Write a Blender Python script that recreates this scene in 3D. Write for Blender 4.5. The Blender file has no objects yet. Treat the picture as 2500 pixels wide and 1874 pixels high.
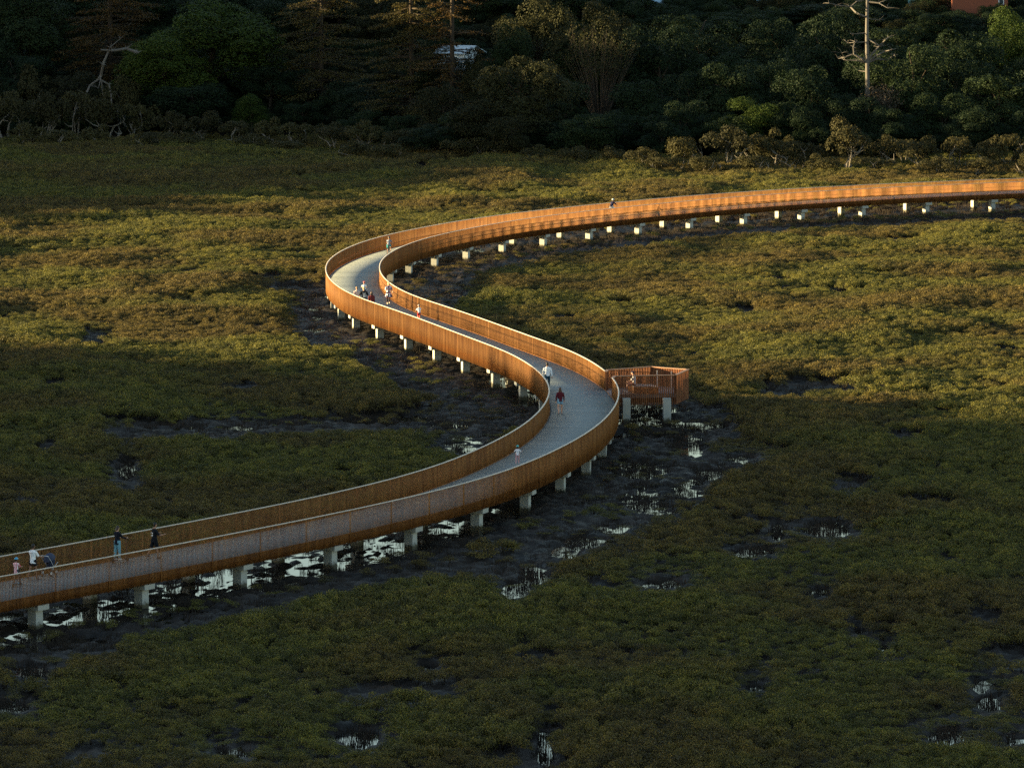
import bpy, bmesh, math, random
import numpy as np
from mathutils import Vector, Matrix

R = math.radians
rng = np.random.default_rng(11)
random.seed(5)
S = bpy.context.scene
COL = S.collection

# ------------------------------------------------------------------ camera and layout helpers
F, YH, CX, CY = 12000.0, -370.0, 1250.0, 937.0      # focal length and horizon in photograph pixels
CAMZ = 36.32
PITCH = math.atan2(CY - YH, F)
cd = bpy.data.cameras.new('camera'); cam = bpy.data.objects.new('camera', cd); COL.objects.link(cam)
cam.location = (0, 0, CAMZ); cam.rotation_euler = (math.pi / 2 - PITCH, 0, 0)
cd.sensor_width = 36; cd.lens = F / 2500 * 36; cd.clip_start = 1; cd.clip_end = 6000
S.camera = cam

def at(px, py, z=0.0):
    u, v = (px - CX) / F, (py - CY) / F
    dy = math.cos(PITCH) - v * math.sin(PITCH); dz = -math.sin(PITCH) - v * math.cos(PITCH)
    s = (z - CAMZ) / dz
    return Vector((u * s, dy * s, z))
def at_depth(px, py, Y):
    u, v = (px - CX) / F, (py - CY) / F
    dy = math.cos(PITCH) - v * math.sin(PITCH); dz = -math.sin(PITCH) - v * math.cos(PITCH)
    s = Y / dy
    return Vector((u * s, Y, CAMZ + dz * s))
def to_px(x, y, z):
    c, s = math.cos(PITCH), math.sin(PITCH)
    Z = z - CAMZ
    fw = y * c - Z * s; up = y * s + Z * c
    return CX + F * x / fw, CY - F * up / fw

# ------------------------------------------------------------------ noise
def _hash(ix, iy, seed):
    h = (ix.astype(np.int64) * 374761393 + iy.astype(np.int64) * 668265263 + seed * 1442695041) & 0xffffffff
    h = ((h ^ (h >> 13)) * 1274126177) & 0xffffffff
    return ((h ^ (h >> 16)) & 0xffff) / 65535.0
def vnoise(x, y, seed=0):
    x = np.asarray(x, float); y = np.asarray(y, float)
    ix, iy = np.floor(x), np.floor(y); fx, fy = x - ix, y - iy
    fx = fx * fx * (3 - 2 * fx); fy = fy * fy * (3 - 2 * fy)
    a, b = _hash(ix, iy, seed), _hash(ix + 1, iy, seed); c, d = _hash(ix, iy + 1, seed), _hash(ix + 1, iy + 1, seed)
    return (a + (b - a) * fx) * (1 - fy) + (c + (d - c) * fx) * fy
def fbm(x, y, seed=0, o=4):
    t, a, n = 0, 0.5, 0
    for k in range(o):
        t = t + a * vnoise(x * 2 ** k + 17.3 * k, y * 2 ** k + 5.7 * k, seed + k); n += a; a *= .5
    return t / n
def sstep(a, b, x):
    t = np.clip((np.asarray(x, float) - a) / (b - a), 0, 1); return t * t * (3 - 2 * t)
def in_poly(px, py, poly):
    inside = np.zeros(np.shape(px), bool); n = len(poly)
    for i in range(n):
        x0, y0 = poly[i]; x1, y1 = poly[(i + 1) % n]
        if y0 == y1: continue
        c = ((y0 > py) != (y1 > py)) & (px < (x1 - x0) * (py - y0) / (y1 - y0) + x0)
        inside ^= c
    return inside

# ------------------------------------------------------------------ mesh helpers
class MB:
    def __init__(s): s.v = []; s.f = []; s.m = []
    def add(s, vs, fs, mat=0):
        o = len(s.v); s.v.extend([tuple(v) for v in vs])
        for f in fs: s.f.append(tuple(i + o for i in f)); s.m.append(mat)
    def box(s, c, size, rot=None, mat=0):
        hx, hy, hz = [k / 2 for k in size]; c = Vector(c)
        P = [Vector((x, y, z)) for z in (-hz, hz) for y in (-hy, hy) for x in (-hx, hx)]
        if rot is not None: P = [rot @ p for p in P]
        s.add([p + c for p in P], [(0, 2, 3, 1), (4, 5, 7, 6), (0, 1, 5, 4), (2, 6, 7, 3), (0, 4, 6, 2), (1, 3, 7, 5)], mat)
    def tube(s, pts, rad, n=8, mat=0, caps=True):
        pts = [Vector(p) for p in pts]
        if not hasattr(rad, '__len__'): rad = [rad] * len(pts)
        t0 = (pts[1] - pts[0]).normalized()
        a = t0.orthogonal().normalized(); rings = []
        for i, p in enumerate(pts):
            t = (pts[min(i + 1, len(pts) - 1)] - pts[max(i - 1, 0)]).normalized()
            a = (a - t * a.dot(t)).normalized(); b = t.cross(a)
            rings.append([p + (a * math.cos(2 * math.pi * k / n) + b * math.sin(2 * math.pi * k / n)) * rad[i] for k in range(n)])
        s.loft(rings, mat, caps)
    def loft(s, rings, mat=0, caps=True):
        n = len(rings[0]); vs = [v for r in rings for v in r]; fs = []
        for i in range(len(rings) - 1):
            for k in range(n):
                fs.append((i * n + k, i * n + (k + 1) % n, (i + 1) * n + (k + 1) % n, (i + 1) * n + k))
        if caps: fs.append(tuple(range(n - 1, -1, -1))); fs.append(tuple(range((len(rings) - 1) * n, len(rings) * n)))
        s.add(vs, fs, mat)
    def ball(s, c, r, rot=None, nu=12, nv=8, mat=0, zmin=-1.0):
        c = Vector(c); rings = []
        for j in range(nv + 1):
            th = math.pi * j / nv; z = math.cos(th)
            if z < zmin: z = zmin
            q = math.sqrt(max(0, 1 - z * z)) + 1e-4
            ring = []
            for k in range(nu):
                p = Vector((r[0] * q * math.cos(2 * math.pi * k / nu), r[1] * q * math.sin(2 * math.pi * k / nu), r[2] * z))
                ring.append(c + (rot @ p if rot is not None else p))
            rings.append(ring)
        s.loft(rings[::-1], mat)
    def torus(s, c, R0, r, axis='X', n=28, m=8, mat=0):
        c = Vector(c); rings = []
        for i in range(n):
            a = 2 * math.pi * i / n; ring = []
            for k in range(m):
                b = 2 * math.pi * k / m
                y, z, x = (R0 + r * math.cos(b)) * math.cos(a), (R0 + r * math.cos(b)) * math.sin(a), r * math.sin(b)
                ring.append(c + Vector((x, y, z)))
            rings.append(ring)
        vs = [v for q in rings for v in q]; fs = []
        for i in range(n):
            j = (i + 1) % n
            for k in range(m):
                l = (k + 1) % m; fs.append((i * m + k, j * m + k, j * m + l, i * m + l))
        s.add(vs, fs, mat)
    def mesh(s, name, mats, smooth=False):
        me = bpy.data.meshes.new(name); me.from_pydata(s.v, [], s.f)
        for m in (mats if isinstance(mats, (list, tuple)) else [mats]): me.materials.append(m)
        if len(set(s.m)) > 1: me.polygons.foreach_set('material_index', s.m)
        me.update()
        if smooth: me.polygons.foreach_set('use_smooth', [True] * len(me.polygons))
        return me
    def build(s, name, mats, parent=None, smooth=False):
        return link(name, s.mesh(name, mats, smooth), parent)

def link(name, data, parent=None):
    o = bpy.data.objects.new(name, data); COL.objects.link(o)
    if parent is not None: o.parent = parent
    return o
def np_mesh(name, V, Fq, mats, attrs=None, smooth=False):
    """V (n,3), Fq (m,4) arrays"""
    me = bpy.data.meshes.new(name)
    k = Fq.shape[1]
    me.vertices.add(len(V)); me.vertices.foreach_set('co', np.asarray(V, np.float32).ravel())
    me.loops.add(Fq.size); me.loops.foreach_set('vertex_index', Fq.astype(np.int32).ravel())
    me.polygons.add(len(Fq)); me.polygons.foreach_set('loop_start', np.arange(0, Fq.size, k, dtype=np.int32))
    me.polygons.foreach_set('loop_total', np.full(len(Fq), k, np.int32))
    for m in (mats if isinstance(mats, (list, tuple)) else [mats]): me.materials.append(m)
    me.update(calc_edges=True); me.validate()
    for an, arr in (attrs or {}).items():
        a = me.attributes.new(an, 'FLOAT', 'POINT'); a.data.foreach_set('value', np.asarray(arr, np.float32))
    if smooth: me.polygons.foreach_set('use_smooth', np.ones(len(Fq), bool))
    return me
def tag(o, label, cat, group=None):
    o['label'] = label; o['category'] = cat
    if group: o['group'] = group
    return o
def thing(name, label, cat, loc=(0, 0, 0), rz=0, group=None):
    o = bpy.data.objects.new(name, None); COL.objects.link(o)
    o.location = loc; o.rotation_euler = (0, 0, rz); o.empty_display_size = .3
    return tag(o, label, cat, group)
def structure(o): o['kind'] = 'structure'; return o
def stuff(o, label, cat): o['kind'] = 'stuff'; return tag(o, label, cat)
def dup(root, loc, rz=0, scale=1.0, label=None, group=None):
    r = root.copy(); COL.objects.link(r); r.location = loc; r.rotation_euler = (0, 0, rz)
    r.scale = (scale,) * 3 if not hasattr(scale, '__len__') else scale
    if label: r['label'] = label
    if group: r['group'] = group
    for ch in list(root.children):
        c = ch.copy(); COL.objects.link(c); c.parent = r
        for g in ch.children:
            d = g.copy(); COL.objects.link(d); d.parent = c
    return r

# ------------------------------------------------------------------ materials
def mat(name, color, rough=.7, spec=.4, metal=0.0, noise=None, bump=None):
    """plain principled material; noise = (scale, other colour, contrast, vec scale) mixes in a second colour"""
    m = bpy.data.materials.new(name); m.use_nodes = True; nt = m.node_tree; N, L = nt.nodes, nt.links
    b = N['Principled BSDF']; b.inputs['Base Color'].default_value = (*color, 1); b.inputs['Roughness'].default_value = rough
    b.inputs['Specular IOR Level'].default_value = spec; b.inputs['Metallic'].default_value = metal
    if noise or bump:
        tc = N.new('ShaderNodeTexCoord'); mp = N.new('ShaderNodeMapping'); L.new(tc.outputs['Object'], mp.inputs[0])
    if noise:
        sc, c2, con = noise[:3]
        if len(noise) > 3: mp.inputs['Scale'].default_value = noise[3]
        n = N.new('ShaderNodeTexNoise'); n.inputs['Scale'].default_value = sc; n.inputs['Detail'].default_value = 5
        L.new(mp.outputs[0], n.inputs['Vector'])
        r = N.new('ShaderNodeValToRGB'); r.color_ramp.elements[0].position = .5 - con; r.color_ramp.elements[1].position = .5 + con
        r.color_ramp.elements[0].color = (*color, 1); r.color_ramp.elements[1].color = (*c2, 1)
        L.new(n.outputs['Fac'], r.inputs[0]); L.new(r.outputs[0], b.inputs['Base Color'])
    if bump:
        n2 = N.new('ShaderNodeTexNoise'); n2.inputs['Scale'].default_value = bump[0]; n2.inputs['Detail'].default_value = 6
        L.new(mp.outputs[0], n2.inputs['Vector'])
        bp = N.new('ShaderNodeBump'); bp.inputs['Strength'].default_value = bump[1]; bp.inputs['Distance'].default_value = bump[2]
        L.new(n2.outputs['Fac'], bp.inputs['Height']); L.new(bp.outputs[0], b.inputs['Normal'])
    return m

def leaf_mat(name, cols, patch=None, transl=.22, rough=.65, spec=.10, patch_scale=.05):
    """leaf material: colour picked along a ramp by a per-leaf value, plus a value per plant; patch = second ramp mixed in by a wide noise on the ground"""
    m = bpy.data.materials.new(name); m.use_nodes = True; nt = m.node_tree; N, L = nt.nodes, nt.links
    b = N['Principled BSDF']; out = N['Material Output']
    b.inputs['Roughness'].default_value = rough; b.inputs['Specular IOR Level'].default_value = spec
    a = N.new('ShaderNodeAttribute'); a.attribute_name = 'tint'
    oi = N.new('ShaderNodeObjectInfo')
    mx = N.new('ShaderNodeMath'); mx.operation = 'MULTIPLY_ADD'; mx.inputs[1].default_value = .35
    L.new(oi.outputs['Random'], mx.inputs[0])
    m2 = N.new('ShaderNodeMath'); m2.operation = 'MULTIPLY'; m2.inputs[1].default_value = .65
    L.new(a.outputs['Fac'], m2.inputs[0]); L.new(m2.outputs[0], mx.inputs[2])
    def ramp(cs):
        r = N.new('ShaderNodeValToRGB'); e = r.color_ramp.elements
        while len(e) < len(cs): e.new(.5)
        for i, c in enumerate(cs):
            e[i].position = i / (len(cs) - 1); e[i].color = (*c, 1)
        L.new(mx.outputs[0], r.inputs[0]); return r.outputs[0]
    col = ramp(cols)
    if patch:
        g = N.new('ShaderNodeNewGeometry'); n = N.new('ShaderNodeTexNoise'); n.inputs['Scale'].default_value = patch_scale; n.inputs['Detail'].default_value = 4
        L.new(g.outputs['Position'], n.inputs['Vector'])
        mr = N.new('ShaderNodeMapRange'); mr.inputs[1].default_value = .44; mr.inputs[2].default_value = .56
        L.new(n.outputs['Fac'], mr.inputs[0])
        mm = N.new('ShaderNodeMix'); mm.data_type = 'RGBA'; L.new(mr.outputs[0], mm.inputs[0]); L.new(col, mm.inputs[6]); L.new(ramp(patch), mm.inputs[7])
        col = mm.outputs[2]
    L.new(col, b.inputs['Base Color'])
    if transl:
        t = N.new('ShaderNodeBsdfTranslucent'); L.new(col, t.inputs[0])
        ms = N.new('ShaderNodeMixShader'); ms.inputs[0].default_value = transl
        L.new(b.outputs[0], ms.inputs[1]); L.new(t.outputs[0], ms.inputs[2]); L.new(ms.outputs[0], out.inputs[0])
    return m

# weathering steel: colour by fin (attribute), with vertical streaks
def corten(name, c1, c2, c3, fin=True):
    m = bpy.data.materials.new(name); m.use_nodes = True; nt = m.node_tree; N, L = nt.nodes, nt.links
    b = N['Principled BSDF']; b.inputs['Roughness'].default_value = .7; b.inputs['Specular IOR Level'].default_value = .18
    tc = N.new('ShaderNodeTexCoord'); mp = N.new('ShaderNodeMapping'); mp.inputs['Scale'].default_value = (1, 1, .18)
    L.new(tc.outputs['Object'], mp.inputs[0])
    n = N.new('ShaderNodeTexNoise'); n.inputs['Scale'].default_value = 2.6; n.inputs['Detail'].default_value = 6; L.new(mp.outputs[0], n.inputs['Vector'])
    r = N.new('ShaderNodeValToRGB'); e = r.color_ramp.elements
    e[0].position = .3; e[0].color = (*c1, 1); e[1].position = .72; e[1].color = (*c3, 1); k = e.new(.5); k.color = (*c2, 1)
    src = n.outputs['Fac']
    if fin:
        a = N.new('ShaderNodeAttribute'); a.attribute_name = 'tint'
        ma = N.new('ShaderNodeMath'); ma.operation = 'MULTIPLY_ADD'; ma.inputs[1].default_value = .22
        ad = N.new('ShaderNodeMath'); ad.operation = 'ADD'; ad.inputs[1].default_value = -.11
        L.new(a.outputs['Fac'], ma.inputs[0]); L.new(n.outputs['Fac'], ad.inputs[0]); L.new(ad.outputs[0], ma.inputs[2]); src = ma.outputs[0]
    L.new(src, r.inputs[0]); L.new(r.outputs[0], b.inputs['Base Color'])
    return m

M = {}
M['corten'] = corten('weathered_steel_fins', (.135, .051, .014), (.195, .080, .021), (.26, .116, .032))
M['corten_plate'] = corten('weathered_steel_plate', (.12, .044, .011), (.185, .072, .017), (.26, .106, .026), fin=False)
M['cap'] = mat('rail_cap', (.46, .37, .30), .45, .5, 0, (6, (.56, .47, .38), .25))
M['screen'] = corten('screen_battens', (.10, .034, .015), (.17, .060, .023), (.25, .095, .038))
M['screen_cap'] = mat('screen_cap_timber', (.26, .115, .055), .55, .4, 0, (4, (.34, .17, .08), .2))
M['concrete'] = mat('pier_concrete', (.40, .40, .37), .8, .3, 0, (1.6, (.29, .29, .26), .25), (14, .25, .02))
def tide_mark(m):
    nt = m.node_tree; N, L = nt.nodes, nt.links; b = N['Principled BSDF']; src = b.inputs['Base Color'].links[0].from_socket
    tc = N.new('ShaderNodeTexCoord'); sp = N.new('ShaderNodeSeparateXYZ'); L.new(tc.outputs['Object'], sp.inputs[0])
    n = N.new('ShaderNodeTexNoise'); n.inputs['Scale'].default_value = 5; L.new(tc.outputs['Object'], n.inputs['Vector'])
    a = N.new('ShaderNodeMath'); a.operation = 'MULTIPLY_ADD'; a.inputs[1].default_value = -.45; L.new(n.outputs['Fac'], a.inputs[0]); L.new(sp.outputs['Z'], a.inputs[2])
    r = N.new('ShaderNodeMapRange'); r.inputs[1].default_value = -.02; r.inputs[2].default_value = .16; L.new(a.outputs[0], r.inputs[0])
    mx = N.new('ShaderNodeMix'); mx.data_type = 'RGBA'; L.new(r.outputs[0], mx.inputs[0]); mx.inputs[6].default_value = (.085, .075, .045, 1); L.new(src, mx.inputs[7]); L.new(mx.outputs[2], b.inputs['Base Color'])
tide_mark(M['concrete'])
M['bench_top'] = mat('bench_timber', (.34, .26, .22), .6, .4, 0, (5, (.26, .18, .15), .25, (1, 8, 1)))
M['bench_side'] = mat('bench_steel', (.30, .13, .04), .6, .4, 0, (3, (.22, .085, .03), .25))

def deck_material():
    m = bpy.data.materials.new('deck_planks'); m.use_nodes = True; nt = m.node_tree; N, L = nt.nodes, nt.links
    b = N['Principled BSDF']; b.inputs['Roughness'].default_value = .62; b.inputs['Specular IOR Level'].default_value = .4
    uv = N.new('ShaderNodeUVMap'); uv.uv_map = 'UVMap'
    sep = N.new('ShaderNodeSeparateXYZ'); L.new(uv.outputs[0], sep.inputs[0])
    # plank index -> random tone ; bays of planks -> slow tone
    def cell(w):
        d = N.new('ShaderNodeMath'); d.operation = 'DIVIDE'; d.inputs[1].default_value = w; L.new(sep.outputs[0], d.inputs[0])
        f = N.new('ShaderNodeMath'); f.operation = 'FLOOR'; L.new(d.outputs[0], f.inputs[0])
        wn = N.new('ShaderNodeTexWhiteNoise'); wn.noise_dimensions = '1D'; L.new(f.outputs[0], wn.inputs['W'])
        fr = N.new('ShaderNodeMath'); fr.operation = 'FRACT'; L.new(d.outputs[0], fr.inputs[0])
        return wn.outputs['Value'], fr.outputs[0]
    p, fr = cell(.145); q, _ = cell(2.6)
    n = N.new('ShaderNodeTexNoise'); n.inputs['Scale'].default_value = 1.3; n.inputs['Detail'].default_value = 6; L.new(uv.outputs[0], n.inputs['Vector'])
    a1 = N.new('ShaderNodeMath'); a1.operation = 'MULTIPLY_ADD'; a1.inputs[1].default_value = .35; L.new(p, a1.inputs[0])
    a2 = N.new('ShaderNodeMath'); a2.operation = 'MULTIPLY'; a2.inputs[1].default_value = .30; L.new(q, a2.inputs[0]); L.new(a2.outputs[0], a1.inputs[2])
    a3 = N.new('ShaderNodeMath'); a3.operation = 'MULTIPLY_ADD'; a3.inputs[1].default_value = .5; L.new(n.outputs['Fac'], a3.inputs[0]); L.new(a1.outputs[0], a3.inputs[2])
    r = N.new('ShaderNodeValToRGB'); e = r.color_ramp.elements
    e[0].position = .15; e[0].color = (.088, .104, .106, 1); e[1].position = .85; e[1].color = (.185, .205, .203, 1)
    L.new(a3.outputs[0], r.inputs[0])
    gr = N.new('ShaderNodeMath'); gr.operation = 'GREATER_THAN'; gr.inputs[1].default_value = .93; L.new(fr, gr.inputs[0])
    mx = N.new('ShaderNodeMix'); mx.data_type = 'RGBA'; L.new(gr.outputs[0], mx.inputs[0]); L.new(r.outputs[0], mx.inputs[6]); mx.inputs[7].default_value = (.05, .055, .055, 1)
    L.new(mx.outputs[2], b.inputs['Base Color'])
    return m
M['deck'] = deck_material()

def mud_material():
    m = bpy.data.materials.new('wet_mud'); m.use_nodes = True; nt = m.node_tree; N, L = nt.nodes, nt.links
    b = N['Principled BSDF']; b.inputs['Specular IOR Level'].default_value = .16
    g = N.new('ShaderNodeNewGeometry')
    n = N.new('ShaderNodeTexNoise'); n.inputs['Scale'].default_value = .5; n.inputs['Detail'].default_value = 8; L.new(g.outputs['Position'], n.inputs['Vector'])
    r = N.new('ShaderNodeValToRGB'); e = r.color_ramp.elements
    e[0].position = .35; e[0].color = (.010, .008, .006, 1); e[1].position = .7; e[1].color = (.034, .024, .017, 1)
    L.new(n.outputs['Fac'], r.inputs[0]); L.new(r.outputs[0], b.inputs['Base Color'])
    n2 = N.new('ShaderNodeTexNoise'); n2.inputs['Scale'].default_value = 1.1; n2.inputs['Detail'].default_value = 3; L.new(g.outputs['Position'], n2.inputs['Vector'])
    mr = N.new('ShaderNodeMapRange'); mr.inputs[1].default_value = .35; mr.inputs[2].default_value = .65; mr.inputs[3].default_value = .6; mr.inputs[4].default_value = .9
    L.new(n2.outputs['Fac'], mr.inputs[0]); L.new(mr.outputs[0], b.inputs['Roughness'])
    n3 = N.new('ShaderNodeTexNoise'); n3.inputs['Scale'].default_value = 5; n3.inputs['Detail'].default_value = 8; L.new(g.outputs['Position'], n3.inputs['Vector'])
    bp = N.new('ShaderNodeBump'); bp.inputs['Strength'].default_value = .9; bp.inputs['Distance'].default_value = .08
    L.new(n3.outputs['Fac'], bp.inputs['Height']); L.new(bp.outputs[0], b.inputs['Normal'])
    return m
M['mud'] = mud_material()
def water_material():
    m = bpy.data.materials.new('puddle_water'); m.use_nodes = True; nt = m.node_tree; N, L = nt.nodes, nt.links
    b = N['Principled BSDF']; b.inputs['Base Color'].default_value = (.012, .011, .009, 1); b.inputs['Roughness'].default_value = .03
    b.inputs['IOR'].default_value = 1.45; b.inputs['Specular IOR Level'].default_value = .5
    g = N.new('ShaderNodeNewGeometry'); n = N.new('ShaderNodeTexNoise'); n.inputs['Scale'].default_value = 3.0; n.inputs['Detail'].default_value = 2
    L.new(g.outputs['Position'], n.inputs['Vector'])
    bp = N.new('ShaderNodeBump'); bp.inputs['Strength'].default_value = .25; bp.inputs['Distance'].default_value = .02
    L.new(n.outputs['Fac'], bp.inputs['Height']); L.new(bp.outputs[0], b.inputs['Normal'])
    return m
M['water'] = water_material()
M['stem'] = mat('shrub_stems', (.045, .034, .024), .9, .2)
M['bark'] = mat('bark', (.060, .046, .034), .9, .1, 0, (5, (.034, .026, .02), .2))
M['pale_bark'] = mat('pale_bark', (.22, .19, .155), .9, .2, 0, (4, (.13, .11, .085), .25))
M['grey_bark'] = mat('dead_grey_wood', (.15, .135, .12), .9, .2, 0, (3, (.09, .075, .062), .25, (1, 1, .3)))
M['scrub'] = leaf_mat('mangrove_leaves', [(.026, .030, .013), (.070, .070, .020), (.168, .150, .028), (.33, .262, .042)],
                      [(.030, .025, .013), (.070, .054, .020), (.16, .118, .029), (.30, .20, .042)], transl=.30, spec=.15, rough=.6)
M['twig'] = mat('root_stubble', (.030, .022, .016), .9, .2)

# ------------------------------------------------------------------ sun and sky
SUN_EL, SUN_AZ = R(6.3), R(-2.0)          # height; azimuth of the light's travel, from +X towards +Y
d = Vector((math.cos(SUN_EL) * math.cos(SUN_AZ), math.cos(SUN_EL) * math.sin(SUN_AZ), -math.sin(SUN_EL)))
sl = bpy.data.lights.new('sun', 'SUN'); sun = bpy.data.objects.new('sun', sl); COL.objects.link(sun)
sun.rotation_euler = d.to_track_quat('-Z', 'Y').to_euler(); sun.location = (-100, 300, 80)
sl.energy = 5.0; sl.angle = R(.6); sl.color = (1.0, .78, .40)
w = bpy.data.worlds.new('World'); S.world = w; w.use_nodes = True
bg = w.node_tree.nodes['Background']; sky = w.node_tree.nodes.new('ShaderNodeTexSky'); sky.sky_type = 'NISHITA'
sky.sun_disc = False; sky.sun_elevation = SUN_EL
sky.sun_rotation = math.atan2(-d.x, -d.y)
sky.altitude = 0; sky.air_density = 1.0; sky.dust_density = .6; sky.ozone_density = 1.0
w.node_tree.links.new(sky.outputs[0], bg.inputs[0]); bg.inputs[1].default_value = .08
vs = S.view_settings; vs.view_transform = 'Standard'; vs.look = 'None'; vs.exposure = 2.38; vs.gamma = 1; vs.use_curve_mapping = False
S.cycles.max_bounces = 6; S.cycles.transparent_max_bounces = 4; S.cycles.diffuse_bounces = 3; S.cycles.glossy_bounces = 3
S.cycles.use_denoising = False
# ------------------------------------------------------------------ the boardwalk's line
X0, Y0, H0, LEN = -25.388, 225.731, 0.954, 313.19
KUR = [0.00051, 0.00221, 0.0035, 0.00894, 0.01535, 0.0064, 0.00855, 0.00754, 0.01188, 0.00782, 0.01017, -0.00168, 0.00167, 0.00223, -0.011, -0.00782, -0.0077, -0.00919, -0.00867, -0.01179, -0.00705, -0.0097, -0.01017, -0.00526, -0.00766, -0.0107, -0.00917, -0.00833, -0.00723, -0.00425]
kk = np.interp(np.arange(0, LEN, .1), np.linspace(0, LEN, len(KUR)), KUR)
ker = np.exp(-.5 * (np.arange(-80, 81) / 34) ** 2); ker /= ker.sum()      # even out the bends
kk2 = np.convolve(np.pad(kk, 80, mode='edge'), ker, 'valid')
kk2 += (kk - kk2).mean()
_h = H0 + np.r_[0, np.cumsum(kk * .1)]
ds = .1
BACK, FWD = 40.0, 80.0
sa = np.arange(0, LEN + FWD, ds)
kf = np.r_[kk, np.full(len(sa) - len(kk) if len(sa) > len(kk) else 0, -0.004)][:len(sa)]
hf = H0 + np.r_[0, np.cumsum(kf[:-1] * ds)]
xf = X0 + np.r_[0, np.cumsum(np.cos(hf[:-1] + kf[:-1] * ds / 2) * ds)]; yf = Y0 + np.r_[0, np.cumsum(np.sin(hf[:-1] + kf[:-1] * ds / 2) * ds)]
sb = np.arange(-BACK, 0, ds)
PS = np.r_[sb, sa]; PH = np.r_[np.full(len(sb), H0), hf]
PX = np.r_[X0 + sb * math.cos(H0), xf]; PY = np.r_[Y0 + sb * math.sin(H0), yf]
def frame(s):
    h = np.interp(s, PS, PH); return np.interp(s, PS, PX), np.interp(s, PS, PY), h
def on_path(s, lat=0.0, z=0.0):
    x, y, h = frame(s); return Vector((x - math.sin(h) * lat, y + math.cos(h) * lat, z)), float(h)
_ps = PS[::10]; _px = PX[::10]; _py = PY[::10]
def path_dist(x, y):
    x = np.asarray(x); y = np.asarray(y); out = np.full(x.shape, 1e9)
    for i in range(0, len(_px)):
        np.minimum(out, (x - _px[i]) ** 2 + (y - _py[i]) ** 2, out=out)
    return np.sqrt(out)
def nearest_s(v):
    i = ((PX - v.x) ** 2 + (PY - v.y) ** 2).argmin(); return float(PS[i])
ZD, ZT, ZB, HW = 1.72, 2.949, 1.26, 2.15        # deck, rail top, fascia bottom, half width at the rails
gapA, gapB = nearest_s(at(1491, 921.8, ZT)), nearest_s(at(1475, 906, ZT))

def sweep(name, s, prof, mats, parent, uvs=False, closed=True):
    """sweep a profile [(lateral, z)...] along the line"""
    x, y, h = frame(s); nx, ny = -np.sin(h), np.cos(h); k = len(prof); n = len(s)
    V = np.zeros((n, k, 3))
    for j, (l, z) in enumerate(prof):
        V[:, j, 0] = x + nx * l; V[:, j, 1] = y + ny * l; V[:, j, 2] = z
    i = np.arange(n - 1)[:, None]; j = np.arange(k if closed else k - 1)[None]
    Fq = np.stack([i * k + j, i * k + (j + 1) % k, (i + 1) * k + (j + 1) % k, (i + 1) * k + j], -1).reshape(-1, 4)
    me = np_mesh(name, V.reshape(-1, 3), Fq, mats)
    if uvs:
        uv = me.uv_layers.new(name='UVMap'); vi = np.zeros(len(me.loops), np.int32); me.loops.foreach_get('vertex_index', vi)
        lat = np.array([p[0] for p in prof]); uv.data.foreach_set('uv', np.stack([s[vi // k], lat[vi % k]], 1).astype(np.float32).ravel())
    return link(name, me, parent)

walk = thing('boardwalk', 'long winding boardwalk with rusty steel railings on concrete piers over the mangroves', 'boardwalk', (0, 0, 0))
S_ALL = np.arange(-BACK, LEN + FWD, .4)
sweep('deck', S_ALL, [(-2.06, ZD), (-2.06, ZD - .2), (2.06, ZD - .2), (2.06, ZD)], M['deck'], walk, uvs=True)
sweep('girder', S_ALL, [(-1.5, ZD - .203), (-1.5, ZB - .02), (-1.2, ZB - .02), (-1.2, ZD - .203)], M['corten_plate'], walk)
sweep('girder', S_ALL, [(1.2, ZD - .203), (1.2, ZB - .02), (1.5, ZB - .02), (1.5, ZD - .203)], M['corten_plate'], walk)
PANEL = 3.93
def fins(name, side, skip, parent):
    s = np.arange(-BACK + .1, LEN + FWD - .1, .098)
    if skip: s = s[(s < skip[0]) | (s > skip[1])]
    x, y, h = frame(s); t = np.stack([np.cos(h), np.sin(h)], 1); nn = np.stack([-np.sin(h), np.cos(h)], 1)
    c = np.stack([x, y], 1) + nn * side * HW
    pan = np.floor(s / PANEL); edge = np.abs(s / PANEL - np.round(s / PANEL)) * PANEL < .05
    th = np.where(edge, .028, .013)[:, None]; dp = np.where(edge,   .05, .030 + .016 * sstep(180, 200, s))[:, None]
    V = np.zeros((len(s), 8, 3)); k = 0
    for zz in (ZB - .03, ZT - .045):
        for a, b in ((-1, -1), (1, -1), (1, 1), (-1, 1)):
            V[:, k, :2] = c + t * a * th / 2 + nn * b * dp / 2; V[:, k, 2] = zz; k += 1
    q = np.array([(0, 3, 2, 1), (4, 5, 6, 7), (0, 1, 5, 4), (1, 2, 6, 5), (2, 3, 7, 6), (3, 0, 4, 7)])
    Fq = (np.arange(len(s))[:, None, None] * 8 + q[None]).reshape(-1, 4)
    tint = np.clip(.5 + .30 * (_hash(pan, pan * 0 + side, 3) - .5) + .5 * (rng.random(len(s)) - .5) + np.where(edge, .25, 0), 0, 1)
    return link(name, np_mesh(name, V.reshape(-1, 3), Fq, M['corten'], {'tint': np.repeat(tint, 8)}), parent)
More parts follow.
